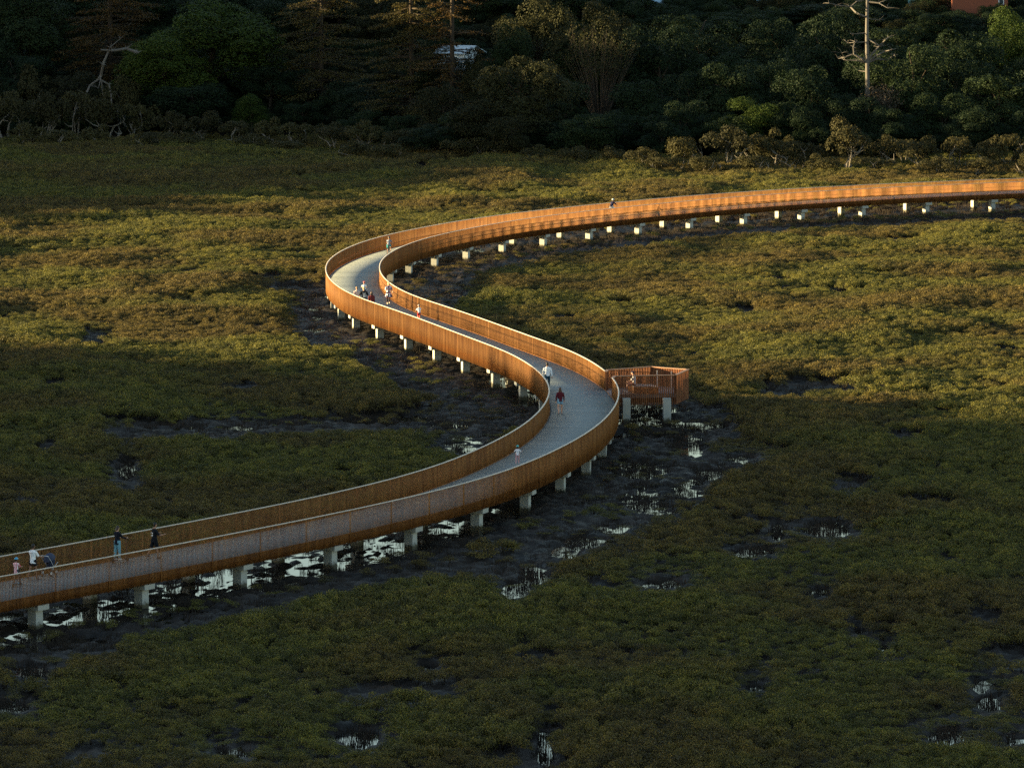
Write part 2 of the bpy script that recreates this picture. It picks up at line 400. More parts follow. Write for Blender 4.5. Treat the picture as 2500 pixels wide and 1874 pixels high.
for side in (-1, 1):
    rl = fins('railing', side, (gapA, gapB) if side < 0 else None, walk)
    spans = [(-BACK, gapA), (gapB, LEN + FWD)] if side < 0 else [(-BACK, LEN + FWD)]
    for a, b in spans:
        ss = np.arange(a, b, .3)
        o = side * HW
        sweep('handrail', ss, [(o - .04, ZT - .042), (o + .04, ZT - .042), (o + .04, ZT), (o - .04, ZT)], M['cap'], rl)
        if b > 200: sweep('tie_bar', ss[ss > 190], [(o - side * .045 - .006, ZD + .36), (o - side * .045 + .006, ZD + .36), (o - side * .045 + .006, ZD + .41), (o - side * .045 - .006, ZD + .41)], M['corten_plate'], rl)
    o = side * (HW - .045)
    sweep('fascia', S_ALL, [(o - .008, ZB), (o + .008, ZB), (o + .008, ZD + .03), (o - .008, ZD + .03)], M['corten_plate'], walk)

# piers: a cross beam on two square columns
cb = MB(); cb.box((0, 0, 1.115), (.78, 4.24, .27)); cbm = cb.mesh('pier', M['concrete'])
co = MB(); co.box((0, 0, .24), (.5, .5, 1.48)); com = co.mesh('column', M['concrete'])
ks = np.arange(-5, 47); sk = np.interp(ks, [-5, 0, 9, 24, 37, 46], [-36.0, 3.1, 73.4, 194.6, 301.2, 375.0])
for s in sk:
    p, h = on_path(float(s))
    pr = link('pier', cbm, walk); pr.location = p; pr.rotation_euler = (0, 0, h)
    for l in (-1.60, 1.60):
        c = link('column', com, pr); c.location = (0, l, 0)

# ------------------------------------------------------------------ viewing platform beside the bend
def flat(v): return Vector((v.x, v.y, 0))
P1, P2, P3, P4, P5 = [flat(at(a, b, ZT)) for a, b in ((1483, 902), (1589.6, 894), (1680, 900.5), (1649, 914.3), (1501, 917))]
G1, G2 = flat(on_path(gapA, -HW)[0]), flat(on_path(gapB, -HW)[0])
cen = (P1 + P2 + P3 + P4 + P5) / 5
plat = thing('viewing_platform', 'small five sided viewing platform with rusty batten screens beside the bend', 'viewing platform', (cen.x, cen.y, 0))
ring = [G1, P5, P4, P3, P2, P1, G2]
m = MB(); n = len(ring)
inn = [p - cen for p in ring]
m.add([(p.x, p.y, ZD - .003) for p in inn] + [(p.x, p.y, ZD - .22) for p in inn],
      [tuple(range(n)), tuple(range(2 * n - 1, n - 1, -1))] + [(i, i + n, (i + 1) % n + n, (i + 1) % n) for i in range(n)])
fl = m.build('floor', mat('platform_timber', (.20, .135, .11), .65, .3, 0, (1.2, (.27, .19, .16), .25, (1, 9, 1))), plat)
for i in range(n - 1):
    a, b = inn[i], inn[i + 1]; L = (b - a).length; t = (b - a).normalized(); rot = Matrix.Rotation(math.atan2(t.y, t.x), 3, 'Z')
    nb = MB(); cnt = max(1, int(L / .128))
    nor = Vector((-t.y, t.x, 0)); nor = nor if nor.dot(-(a + b) / 2) < 0 else -nor
    V = []
    for k in range(cnt):
        c = a + t * (k + .5) * L / cnt
        nb.box((c.x, c.y, 1.975), (.066, .10, 1.85), rot)
    me = nb.mesh('screen', M['screen']); ti = np.repeat(rng.random(cnt), 8)
    at_ = me.attributes.new('tint', 'FLOAT', 'POINT'); at_.data.foreach_set('value', ti.astype(np.float32))
    sc = link('screen', me, plat)
    cp = MB(); mid = (a + b) / 2; cp.box((mid.x, mid.y, ZT - .024), (L + .05, .2, .05), rot); cp.build('cap_rail', M['screen_cap'], sc)
    fa = MB(); q = mid - nor * .09; fa.box((q.x, q.y, 1.46), (L - .1, .03, .56), rot); fa.build('fascia', M['corten_plate'], sc)
for px in (1604, 1639):
    b = MB(); v = flat(at(px, 901 if px < 1620 else 903, ZT)) - cen; b.box((v.x, v.y - .2, 2.3), (.07, .07, 1.18)); b.build('post', M['cap'], plat)
for px, py in ((1529, 1033), (1628, 1033)):
    v = flat(at(px, py, 0.0)) - cen; b = MB(); b.box((v.x, v.y, .55), (.48, .48, 2.1), Matrix.Rotation(.1, 3, 'Z')); b.build('column', M['concrete'], plat)
# bench on the platform
bl, br, bb = flat(at(1546.9, 959.9, ZD)), flat(at(1606, 961, ZD)), flat(at(1531, 953.5, ZD))
ux = (br - bl); uy = (bb - bl) * .9
bench = thing('bench', 'wide block bench with a pale timber top and rusty sides on the viewing platform', 'bench', (bl.x, bl.y, ZD))
def para(name, o, z0, z1, ux, uy, mt):
    b = MB(); q = [o, o + ux, o + ux + uy, o + uy]
    b.add([(p.x, p.y, z) for z in (z0, z1) for p in q], [(3, 2, 1, 0), (4, 5, 6, 7), (0, 1, 5, 4), (1, 2, 6, 5), (2, 3, 7, 6), (3, 0, 4, 7)])
    return b.build(name, mt, bench)
Zr = Vector((0, 0, 0))
para('base', Zr, 0, .40, ux, uy, M['bench_side']); para('seat', Zr - ux * .015 - uy * .015, .402, .46, ux * 1.03, uy * 1.03, M['bench_top'])
# ------------------------------------------------------------------ where the mud lies bare (outlines laid out on the ground, given in photograph pixels)
MUD = [
 [(-90, 1612), (100, 1596), (258, 1551), (407, 1524), (633, 1478), (723, 1450), (1000, 1402), (1085, 1392), (1210, 1400), (1222, 1440), (1240, 1470), (1290, 1440), (1325, 1410),
  (1350, 1375), (1400, 1352), (1507, 1303), (1597, 1277), (1650, 1240), (1695, 1190), (1745, 1157), (1840, 1132), (1836, 1108), (1720, 1116), (1670, 1095), (1672, 1060), (1790, 1048),
  (1790, 1015), (1700, 985), (1690, 965), (1600, 955), (1500, 960), (1400, 1090), (1000, 1290), (500, 1390), (-90, 1500)],
 [(719, 763), (723, 821), (745, 836), (864, 838), (853, 871), (925, 903), (962, 932), (1052, 955), (1110, 972), (1052, 1000), (871, 1021), (831, 1028), (835, 1044), (980, 1045), (1070, 1040),
  (1106, 1074), (1114, 1110), (1179, 1088), (1287, 1031), (1316, 1002), (1230, 930), (1179, 922), (889, 792), (802, 748), (792, 690), (737, 701), (727, 734)],
 [(925, 665), (950, 640), (1010, 610), (1100, 590), (1300, 560), (1600, 520), (2510, 480), (2510, 529), (2000, 553), (1700, 573), (1507, 601), (1344, 621), (1222, 647), (1154, 668), (1143, 680), (1139, 712), (1106, 744), (1075, 756), (1000, 738), (950, 712)],
 [(230, 1034), (400, 1031), (640, 1034), (835, 1028), (835, 1044), (640, 1055), (400, 1058), (230, 1052)],
 [(1850, 938), (2010, 934), (2210, 942), (2210, 952), (2010, 950), (1850, 953)],
 [(190, 815), (275, 818), (270, 833), (190, 832)],
 [(2020, 1172), (2130, 1176), (2160, 1190), (2030, 1190)],
]
ISLES = [(1185, 1338, 105, 27), (1490, 1252, 100, 22), (1320, 1268, 40, 14), (1600, 1205, 40, 14), (985, 1075, 60, 14), (1010, 690, 50, 12), (1430, 1180, 40, 10)]
# wet hollows (x, y, half width, half height) in photograph pixels
WET = [(60, 1570, 230, 34), (200, 1500, 260, 34), (330, 1490, 240, 34), (480, 1430, 240, 34), (640, 1400, 230, 30), (760, 1360, 260, 30), (900, 1330, 230, 30), (1010, 1290, 160, 34), (1100, 1290, 130, 26),
       (1250, 1250, 60, 16), (1560, 1030, 90, 14), (1590, 1000, 110, 14), (1690, 1040, 100, 12), (1560, 1062, 100, 10), (1680, 1070, 40, 40), (1560, 1150, 90, 22), (1570, 1220, 52, 28), (1600, 1250, 44, 10),
       (1680, 1195, 34, 24), (1730, 1160, 30, 12), (1815, 1122, 36, 9), (1500, 1292, 40, 12), (1420, 1325, 60, 16), (1380, 1350, 34, 14), (1300, 1405, 34, 24), (1260, 1440, 32, 20), (1560, 990, 90, 16),
       (310, 1150, 22, 26), (872, 1805, 52, 20), (565, 1840, 50, 9), (2394, 1676, 18, 16), (2414, 1722, 28, 20), (2305, 1801, 38, 16), (2478, 1812, 22, 12), (1329, 1828, 14, 46), (1841, 1682, 22, 9), (1617, 1428, 48, 11),
       (2095, 1545, 12, 9), (2161, 1579, 9, 9), (1044, 1630, 24, 8), (77, 1642, 44, 16), (22, 1730, 48, 12), (1900, 1300, 14, 22), (2022, 1295, 48, 18), (1841, 1350, 42, 11), (2004, 1448, 20, 11),
       (420, 1046, 90, 9), (590, 1046, 50, 9), (700, 1038, 80, 7), (900, 1030, 90, 9), (1000, 1022, 90, 12), (1090, 1040, 60, 12), (1130, 1085, 60, 22), (1240, 930, 70, 12), (1290, 970, 40, 24), (1200, 945, 40, 8),
       (752, 758, 30, 6), (765, 777, 30, 5), (775, 808, 36, 6), (720, 700, 44, 5), (780, 725, 30, 5), (1090, 722, 40, 7), (1030, 640, 40, 5), (1130, 612, 50, 5), (960, 800, 30, 5), (1020, 860, 40, 5)]
def mud_at(px, py):
    m = np.zeros(np.shape(px), bool)
    for poly in MUD: m |= in_poly(px, py, poly)
    for a, b, c, e in ISLES: m &= ~(((px - a) / c) ** 2 + ((py - b) / e) ** 2 < 1)
    return m
WET = [(a, b, c * (1.15 if c < 60 else 1), e * (1.2 if c < 60 else 1)) for a, b, c, e in WET]
def wet_at(px, py):
    w = np.zeros(np.shape(px))
    for a, b, c, e in WET: w = np.maximum(w, 1 - sstep(.6, 1.35, np.sqrt(((px - a) / c) ** 2 + ((py - b) / e) ** 2)))
    return w
# unseen rise added to shade all but a sunlit band, and the bank behind
SHADE_RIDGE_Y = [-200, 150, 284, 297, 307, 318, 345, 366, 380, 456, 472, 520, 560, 592, 900]
SHADE_RIDGE_H = [36, 34, 34, 30, 26.5, 25, 20.5, 15, 5, 5, 16.5, 21, 24.5, 35, 36]  # crest shaped to dip where the sunlit band is let through
def shade_ridge_top(y): return np.interp(y, SHADE_RIDGE_Y, SHADE_RIDGE_H)
def ground_z(x, y):
    x = np.asarray(x, float); y = np.asarray(y, float)
    rd = np.clip(shade_ridge_top(y) - 8, 0, None) * np.exp(-((x + 185) / 40) ** 2)
    far = np.interp(y, [0, 612, 640, 670, 700, 760, 1200, 4000], [0, 0, 5.5, 12.8, 16, 19, 26, 30])
    
    return rd + far
xs = np.unique(np.r_[-1500, -900, -500, np.arange(-320, -60, 6), np.arange(-60, -30, 1.2), np.arange(-30, 36, .24), np.arange(36, 40, .5), np.arange(40, 90, 1.2), np.arange(90, 300, 10), 500, 900, 1500])
ys = np.unique(np.r_[-300, -100, 0, 60, 110, np.arange(140, 200, 1.2), np.arange(200, 345, .24), np.arange(345, 430, .6), np.arange(430, 660, 2), np.arange(660, 900, 8), 1000, 1300, 2000, 4000])
GX, GY = np.meshgrid(xs, ys)
gpx, gpy = to_px(GX, np.maximum(GY, 100), np.zeros_like(GX))
wet = wet_at(gpx, gpy); wet[GY < 140] = 0
small = np.zeros_like(wet)
for a, b, c, e in WET:
    if b > 1100 and c < 62 and (a < 100 or a > 300) and b > 1095 and (b > 1420 or a > 1830 or a < 400): small = np.maximum(small, 1 - sstep(.5, 1.1, np.sqrt(((gpx - a) / c) ** 2 + ((gpy - b) / e) ** 2)))
fine = (fbm(GX * .55, GY * .42, 5, 4) - .5) * .20 + (fbm(GX * 1.9, GY * 1.3, 9, 3) - .5) * .30 + (fbm(GX * 4.3, GY * 2.2, 19, 2) - .5) * .30
GZ = ground_z(GX, GY)
near0 = GY < 612
GZ = GZ + np.where(near0, fine + .15 * (1 - wet) + np.where(GX > -3, -.065, .0) * wet - .12 * small, (fbm(GX * .2, GY * .2, 7, 3) - .5) * 1.0)
GZ = np.where((GY > 470) & (GX > 0) & (GY < 600), GZ - .25 * sstep(470, 500, GY), GZ)
nx_, ny_ = len(xs), len(ys)
ii, jj = np.meshgrid(np.arange(ny_ - 1), np.arange(nx_ - 1), indexing='ij')
Fq = np.stack([ii * nx_ + jj, ii * nx_ + jj + 1, (ii + 1) * nx_ + jj + 1, (ii + 1) * nx_ + jj], -1).reshape(-1, 4)
gr = structure(link('ground', np_mesh('ground', np.stack([GX, GY, GZ], -1).reshape(-1, 3), Fq, M['mud'], smooth=True)))
wm = MB(); wm.add([(-60, 150, 0), (60, 150, 0), (80, 470, 0), (-60, 470, 0)], [(0, 1, 2, 3)])
structure(wm.build('water', M['water']))

# ------------------------------------------------------------------ leaf clouds
def leaf_quads(C, Nrm, size, asp, rg, jitter=.7):
    """one diamond leaf (a flat quad) at every centre, facing about along Nrm"""
    n = len(C); Nn = Nrm + rg.normal(0, jitter, (n, 3)); Nn /= np.linalg.norm(Nn, axis=1)[:, None] + 1e-9
    a = rg.normal(0, 1, (n, 3)); a -= Nn * (a * Nn).sum(1)[:, None]; a /= np.linalg.norm(a, axis=1)[:, None] + 1e-9
    b = np.cross(Nn, a); s = (size * (.65 + .7 * rg.random(n)))[:, None]
    V = np.stack([C + a * s * .5, C + b * s * .5 * asp, C - a * s * .5, C - b * s * .5 * asp], 1).reshape(-1, 3)
    return V, np.arange(4 * n).reshape(-1, 4)
def unit(n, rg):
    v = rg.normal(0, 1, (n, 3)); return v / np.linalg.norm(v, axis=1)[:, None]
def shrub_mesh(seed, leaves=700, rad=.85, hgt=1.0, size=.074):
    rg = np.random.default_rng(seed); Cs, Ns = [], []
    k = rg.integers(6, 9)
    for i in range(k):
        a = 2 * math.pi * (i + rg.random() * .6) / k; q = rad * (.25 + .45 * rg.random()) if i else 0
        lc = np.array([math.cos(a) * q, math.sin(a) * q, hgt * (.42 + .32 * rg.random() - .18 * q)]); lr = rad * (.34 + .16 * rg.random())
        m = leaves // k; u = unit(m, rg); u[:, 2] = np.abs(u[:, 2]) * 1.0 - .25
        Cs.append(lc + u * lr * np.array([1, 1, .8]) * (.62 + .42 * rg.random((m, 1)))); Ns.append(u * .9 + np.array([0, 0, .22]))
    C = np.concatenate(Cs); Nn = np.concatenate(Ns); C[:, 2] = np.clip(C[:, 2], .05, None)
    V, Fq = leaf_quads(C, Nn, size, .62, rg, .55); t = np.repeat(np.clip(rg.normal(.42, .2, len(C)), 0, 1), 4)
    mb = MB()
    for i in range(5):
        a = rg.random() * 6.28; q = rad * (.2 + .5 * rg.random())
        mb.tube([(0, 0, -.15), (math.cos(a) * q * .5, math.sin(a) * q * .5, hgt * .35), (math.cos(a) * q, math.sin(a) * q, hgt * .7)], [.022, .016, .008], 4)
    sv = np.array(mb.v); sf = np.array([f for f in mb.f if len(f) == 4]) + len(V)
    me = np_mesh('mangrove_shrub', np.r_[V, sv], np.r_[Fq, sf], [M['scrub'], M['stem']], {'tint': np.r_[t, np.full(len(sv), .3)]})
    mi = np.zeros(len(me.polygons), np.int32); mi[len(Fq):] = 1; me.polygons.foreach_set('material_index', mi)
    return me
def scatter(name, meshes, pts, rot, scl, idx):
    """one object: the meshes set out on points (geometry nodes)"""
    col = bpy.data.collections.new(name + '_kinds')
    for i, me in enumerate(meshes):
        o = bpy.data.objects.new(f'{name}_kind_{i:02d}', me); col.objects.link(o)
    me = bpy.data.meshes.new(name); me.vertices.add(len(pts)); me.vertices.foreach_set('co', np.asarray(pts, np.float32).ravel())
    for nm, ty, arr in (('rot', 'FLOAT_VECTOR', rot), ('scl', 'FLOAT_VECTOR', scl)):
        a = me.attributes.new(nm, ty, 'POINT'); a.data.foreach_set('vector', np.asarray(arr, np.float32).ravel())
    a = me.attributes.new('idx', 'INT', 'POINT'); a.data.foreach_set('value', np.asarray(idx, np.int32))
    o = link(name, me)
    ng = bpy.data.node_groups.new(name, 'GeometryNodeTree')
    ng.interface.new_socket('Geometry', in_out='INPUT', socket_type='NodeSocketGeometry'); ng.interface.new_socket('Geometry', in_out='OUTPUT', socket_type='NodeSocketGeometry')
    N, L = ng.nodes, ng.links; gi = N.new('NodeGroupInput'); go = N.new('NodeGroupOutput')
    ci = N.new('GeometryNodeCollectionInfo'); ci.inputs['Collection'].default_value = col; ci.inputs['Separate Children'].default_value = True; ci.inputs['Reset Children'].default_value = True
    ip = N.new('GeometryNodeInstanceOnPoints'); ip.inputs['Pick Instance'].default_value = True
    def attr(nm, ty):
        a = N.new('GeometryNodeInputNamedAttribute'); a.data_type = ty; a.inputs['Name'].default_value = nm
        return [q for q in a.outputs if q.enabled and q.name == 'Attribute'][0]
    er = N.new('FunctionNodeEulerToRotation'); L.new(attr('rot', 'FLOAT_VECTOR'), er.inputs[0])
    L.new(gi.outputs[0], ip.inputs['Points']); L.new(ci.outputs[0], ip.inputs['Instance']); L.new(attr('idx', 'INT'), ip.inputs['Instance Index'])
    L.new(er.outputs[0], ip.inputs['Rotation']); L.new(attr('scl', 'FLOAT_VECTOR'), ip.inputs['Scale']); L.new(ip.outputs[0], go.inputs[0])
    md = o.modifiers.new('scatter', 'NODES'); md.node_group = ng
    return o
def EDGE_Y(x, y): return np.interp(CX + F * x / y, [0, 700, 950, 1250, 2500], [612, 612, 590, 576, 572])     # where the wood begins
# the mangrove scrub: jittered grid of low shrubs wherever the mud is not bare
st = .76
gx, gy = np.meshgrid(np.arange(-100, 125, st), np.arange(146, 606, st))
gx = gx + rng.uniform(-.5, .5, gx.shape) * st * 1.1; gy = gy + rng.uniform(-.5, .5, gy.shape) * st * 1.1
x, y = gx.ravel(), gy.ravel()
edge_y = EDGE_Y(x, y)
vis = (y < edge_y + 4) & (np.abs(x) < y * (1250 / 12000) + np.where(x > 0, 32, 22))
vis |= (y < edge_y + 4) & (x < 0) & (x > -y * (1250 / 12000) - 22)
x, y = x[vis], y[vis]
hn = fbm(x * .16, y * .10, 21, 3); hh = .55 + .62 * sstep(.3, .7, hn) + .25 * rng.random(len(x))
hh *= np.interp(y, [150, 300, 450, 540, 600], [.92, .95, 1.0, 1.25, 1.4])
ring = np.zeros(len(x)); bx, by = to_px(x, y, 0 * x)
for a, b, c, e in WET:
    if c < 70: ring = np.maximum(ring, 1 - sstep(.6, 1.2, np.sqrt(((bx - a) / (c * 2.0 + 12)) ** 2 + ((by - b) / (e * 2.2 + 14)) ** 2)))
hh *= 1 - .58 * ring
keep = np.ones(len(x), bool)
for fz in (0.05, .5, .9):
    px, py = to_px(x, y, hh * fz); keep &= ~mud_at(px + (fbm(x * .5, y * .5, 3, 2) - .5) * 40, py + (fbm(x * .5, y * .5, 8, 2) - .5) * 10)
for fz in (0.02, .35, .8):
    px, py = to_px(x, y, hh * fz); wm_ = np.maximum(wet_at(px - 13, py), np.maximum(wet_at(px, py), wet_at(px + 13, py))); keep &= (wm_ < .5) | (rng.random(len(x)) < .08)
dist = path_dist(x, y)
keep &= dist > 3.0 + 1.6 * fbm(x * .3, y * .3, 13, 2)
keep &= np.hypot(x - cen.x, y - cen.y) > 3.6
keep &= fbm(x * .22, y * .13, 31, 3) > .25          # openings between the mounds
thin = mud_at(*to_px(x, y, hh * 0)) & ~keep & (dist > 2.8) & (rng.random(len(x)) < .16) & (np.hypot(x - cen.x, y - cen.y) > 3.6)
keep |= thin; hh[thin] *= .45
x, y, hh = x[keep], y[keep], hh[keep]
kinds = [shrub_mesh(100 + i) for i in range(7)]
n = len(x)
wd = (.68 + .42 * rng.random(n)) * np.clip(hh, .5, 1.4) ** .45
stuff(scatter('mangrove_scrub', kinds, np.stack([x, y, ground_z(x, y) + .12], 1), np.stack([rng.normal(0, .12, n), rng.normal(0, .12, n), rng.random(n) * 6.28], 1),
      np.stack([wd, wd, hh * .95], 1), rng.integers(0, len(kinds), n)), 'low olive mangrove scrub covering the whole tidal flat', 'mangrove scrub')
print('shrubs', n)
# stubble of breathing roots and tussocks on the bare mud
def tuft(seed, n=26, r=.4, h=.22, w=.012):
    rg = np.random.default_rng(seed); mb = MB()
    for i in range(n):
        a = rg.random() * 6.28; q = r * math.sqrt(rg.random()); hh_ = h * (.4 + .9 * rg.random()); t = rg.normal(0, .04, 2)
        mb.tube([(math.cos(a) * q, math.sin(a) * q, -.06), (math.cos(a) * q + t[0], math.sin(a) * q + t[1], hh_)], [w, w * .5], 3)
    return mb.mesh('root_tuft', M['twig'])
gx, gy = np.meshgrid(np.arange(-60, 75, .62), np.arange(170, 520, .62))
tx = (gx + rng.uniform(-.4, .4, gx.shape)).ravel(); ty = (gy + rng.uniform(-.4, .4, gy.shape)).ravel()
ok = np.abs(tx) < ty * .105 + 3; tx, ty = tx[ok], ty[ok]
px, py = to_px(tx, ty, np.zeros(len(tx))); mk = mud_at(px, py) | mud_at(px, py - 14)
wt = wet_at(px, py)
mk |= wt > .3
dns = sstep(.42, .6, fbm(tx * .35, ty * .22, 41, 3))
mk &= rng.random(len(tx)) < np.where(wt > .4, .34 + .5 * dns, .25 + .6 * dns)
for a, b, c, e in WET:
    if c < 60 and (b > 1420 or a > 1830 or (a < 330 and b < 1200)): mk |= (((px - a) / c) ** 2 + ((py - b) / e) ** 2 < 1) & (rng.random(len(tx)) < .8)
dd = path_dist(tx, ty); mk &= (dd > 2.6) | (rng.random(len(tx)) < .3)
tx, ty = tx[mk], ty[mk]; n = len(tx)
sz = .5 + .9 * rng.random(n)
stuff(scatter('mangrove_roots', [tuft(60 + i) for i in range(4)], np.stack([tx, ty, np.zeros(n) + .05], 1), np.stack([np.zeros(n), np.zeros(n), rng.random(n) * 6.28], 1), np.stack([sz, sz, sz], 1), rng.integers(0, 4, n)),
      'dark stubble of mangrove breathing roots sticking out of the wet mud', 'mangrove roots')
print('tufts', n)
# ------------------------------------------------------------------ trees
M['leaf_dark'] = leaf_mat('dark_broadleaf', [(0.006, 0.011, 0.005), (0.012, 0.022, 0.009), (0.023, 0.035, 0.011), (0.038, 0.052, 0.016)], transl=.12)
M['leaf_green'] = leaf_mat('green_broadleaf', [(0.013, 0.023, 0.005), (0.032, 0.050, 0.008), (0.058, 0.079, 0.011), (0.090, 0.106, 0.016)], transl=.15)
M['leaf_olive'] = leaf_mat('olive_broadleaf', [(0.009, 0.011, 0.005), (0.021, 0.022, 0.009), (0.035, 0.035, 0.012), (0.052, 0.049, 0.017)], transl=.15)
M['leaf_rust'] = leaf_mat('rusty_needles', [(0.022, 0.016, 0.007), (0.054, 0.035, 0.012), (0.094, 0.054, 0.016), (0.144, 0.076, 0.019)], transl=.12)
M['needle'] = leaf_mat('dull_needles', [(0.016, 0.016, 0.007), (0.040, 0.035, 0.012), (0.068, 0.055, 0.016), (0.108, 0.076, 0.020)], transl=.12)
M['leaf_lime'] = leaf_mat('lime_broadleaf', [(0.022, 0.032, 0.007), (0.047, 0.061, 0.010), (0.079, 0.090, 0.014), (0.108, 0.112, 0.019)], transl=.18)
M['twiggy'] = leaf_mat('brown_twigs', [(.030, .022, .016), (.052, .038, .026), (.075, .055, .036), (.10, .076, .05)], transl=0)

def crown_mesh(seed, mt, R0, Hc, z0, lobes=16, leaves=7000, size=.3, asp=.6, lobe_r=(.30, .46), drop=.2):
    """foliage: leaf sized faces on the outside of many uneven lobes that fill an ellipsoid R0 wide, Hc high, standing from height z0"""
    rg = np.random.default_rng(seed); Cs, Ns = [], []
    for i in range(lobes):
        u = unit(1, rg)[0]; u[2] = u[2] * .8 + .1; u /= np.linalg.norm(u); q = .35 + .50 * rg.random()
        lc = np.array([u[0] * R0 * q, u[1] * R0 * q, z0 + Hc * .5 + u[2] * Hc * .5 * q]); lr = R0 * rg.uniform(*lobe_r)
        m = int(leaves / lobes); v = unit(m, rg); v[:, 2] = np.where(v[:, 2] < -.35, -v[:, 2], v[:, 2])
        sq = np.array([1, 1, .98]); bumps = .82 + .3 * fbm(v[:, 0] * 2.2 + i * 7, v[:, 1] * 2.2 + v[:, 2] * 3.1, seed + i, 3)
        gap = fbm(v[:, 0] * 3 + i * 3, v[:, 1] * 3 - v[:, 2] * 4, seed + 50 + i, 2) > .36
        v = v[gap]; bumps = bumps[gap]
        Cs.append(lc + v * lr * sq * (bumps * (.80 + .24 * rg.random(len(v))))[:, None]); Ns.append(v + np.array([0, 0, .35]))
    C = np.concatenate(Cs); Nn = np.concatenate(Ns); V, Fq = leaf_quads(C, Nn, size, asp, rg, .6)
    return np_mesh('crown', V, Fq, mt, {'tint': np.repeat(np.clip(rg.normal(.42, .14, len(C)), 0, 1), 4)})
def limbs_mesh(seed, mt, hgt, r0, spread, nl=7, lean=.0, fork=.35, bare=False):
    rg = np.random.default_rng(seed); mb = MB(); lx = rg.normal(0, lean, 2)
    tr = [(0, 0, -1.0), (0, 0, 0)] + [(lx[0] * k + rg.normal(0, .012 * hgt), lx[1] * k + rg.normal(0, .012 * hgt), hgt * k) for k in (.25, .5, .75, 1)]
    mb.tube(tr, [r0 * 1.35, r0 * 1.1, r0 * .9, r0 * .7, r0 * .45, r0 * .15], 8)
    for i in range(nl):
        k = fork + (.95 - fork) * (i + rg.random()) / nl; a = 2.4 * i + rg.normal(0, .4); q = spread * (1.05 - k * .6) * (.7 + .5 * rg.random())
        b = Vector((lx[0] * k, lx[1] * k, hgt * k)); e = Vector((math.cos(a) * q, math.sin(a) * q, hgt * (.05 + .22 * rg.random())))
        mb.tube([b, b + e * .45 + Vector((0, 0, -.03 * hgt * rg.random())), b + e * .8 + Vector((rg.normal(0, .1) * q, rg.normal(0, .1) * q, .02 * hgt)), b + e],
                [r0 * .42, r0 * .3, r0 * .18, r0 * .06], 6)
    return mb.mesh('trunk', mt, True)
def conifer_mesh(seed, mt, bark, hgt, spread, first=.22, leaves=9000, size=.34, gap=.75):
    """layered conifer: drooping boughs carrying flat sprays, open between the layers"""
    rg = np.random.default_rng(seed); mb = MB(); Cs, Ns = [], []
    mb.tube([(0, 0, -1), (0, 0, hgt * .3), (.1, .05, hgt * .7), (.05, 0, hgt)], [hgt * .015, hgt * .012, hgt * .008, .04], 9)
    z = hgt * first; k = 0; boughs = []
    while z < hgt * .98:
        f = 1 - (z - hgt * first) / (hgt * (1 - first)); Lb = spread * (.25 + .75 * f ** .8)
        for j in range(rg.integers(3, 6)):
            a = rg.random() * 6.28; boughs.append((z + rg.normal(0, .25), a, Lb * rg.uniform(.55, 1.1)))
        z += gap * rg.uniform(.7, 1.3)
    tot = sum(b[2] for b in boughs)
    for z, a, Lb in boughs:
        dr = Vector((math.cos(a), math.sin(a), 0)); rise = rg.uniform(-.05, .22)
        P = [Vector((0, 0, z)) + dr * Lb * t + Vector((0, 0, Lb * (rise * t - .28 * t * t + .10 * t ** 3))) for t in (0, .3, .6, 1)]
        mb.tube(P, [.02 + Lb * .016, .02 + Lb * .011, .03, .012], 5)
        m = int(leaves * Lb / tot); t = .25 + .75 * rg.random(m) ** .8; side = rg.normal(0, 1, m) * Lb * .17 * (1.15 - .5 * t)
        c = np.array([[*(P[0] + (dr * Lb * tt) + Vector((0, 0, Lb * (rise * tt - .28 * tt * tt + .10 * tt ** 3))))] for tt in t]).reshape(-1, 3)
        c[:, 0] += -math.sin(a) * side; c[:, 1] += math.cos(a) * side; c[:, 2] += rg.normal(.03, .10, m) - np.abs(side) * .12
        keep = fbm(c[:, 0] * 1.1, c[:, 1] * 1.1 + c[:, 2] * 2, seed, 2) > .38
        Cs.append(c[keep]); Ns.append(np.tile([0, 0, 1.0], (keep.sum(), 1)))
    C = np.concatenate(Cs); V, Fq = leaf_quads(C, np.concatenate(Ns), size, .45, rg, .5)
    return mb.mesh('trunk', bark, True), np_mesh('crown', V, Fq, mt, {'tint': np.repeat(np.clip(rg.normal(.45, .22, len(C)), 0, 1), 4)})
def vase_mesh(seed, hgt, spread, stems=38, leafmat=None, leaves=1500):
    """a brush of thin upright stems fanning out from the base, thin foliage at the tips"""
    rg = np.random.default_rng(seed); mb = MB(); Cs = []
    for i in range(stems):
        a = rg.random() * 6.28; q = spread * math.sqrt(rg.random()); hh = hgt * rg.uniform(.75, 1.05)
        P = [Vector((0, 0, -.5)), Vector((math.cos(a) * q * .22, math.sin(a) * q * .22, hh * .3)), Vector((math.cos(a) * q * .62, math.sin(a) * q * .62, hh * .68)), Vector((math.cos(a) * q, math.sin(a) * q, hh))]
        mb.tube(P, [.09, .06, .035, .012], 5)
        for t in range(3):
            b = P[2].lerp(P[3], rg.random()); e = b + Vector((rg.normal(0, .5), rg.normal(0, .5), .7 + rg.random())); mb.tube([b, e], [.018, .006], 3); Cs.append(np.array(e) + rg.normal(0, .35, (leaves // (stems * 3) + 1, 3)))
    C = np.concatenate(Cs); V, Fq = leaf_quads(C, unit(len(C), rg), .26, .5, rg, .6)
    return mb.mesh('trunk', M['stem'] if leaves > 2000 else M['bark']), np_mesh('crown', V, Fq, leafmat, {'tint': np.repeat(rg.random(len(C)), 4)})
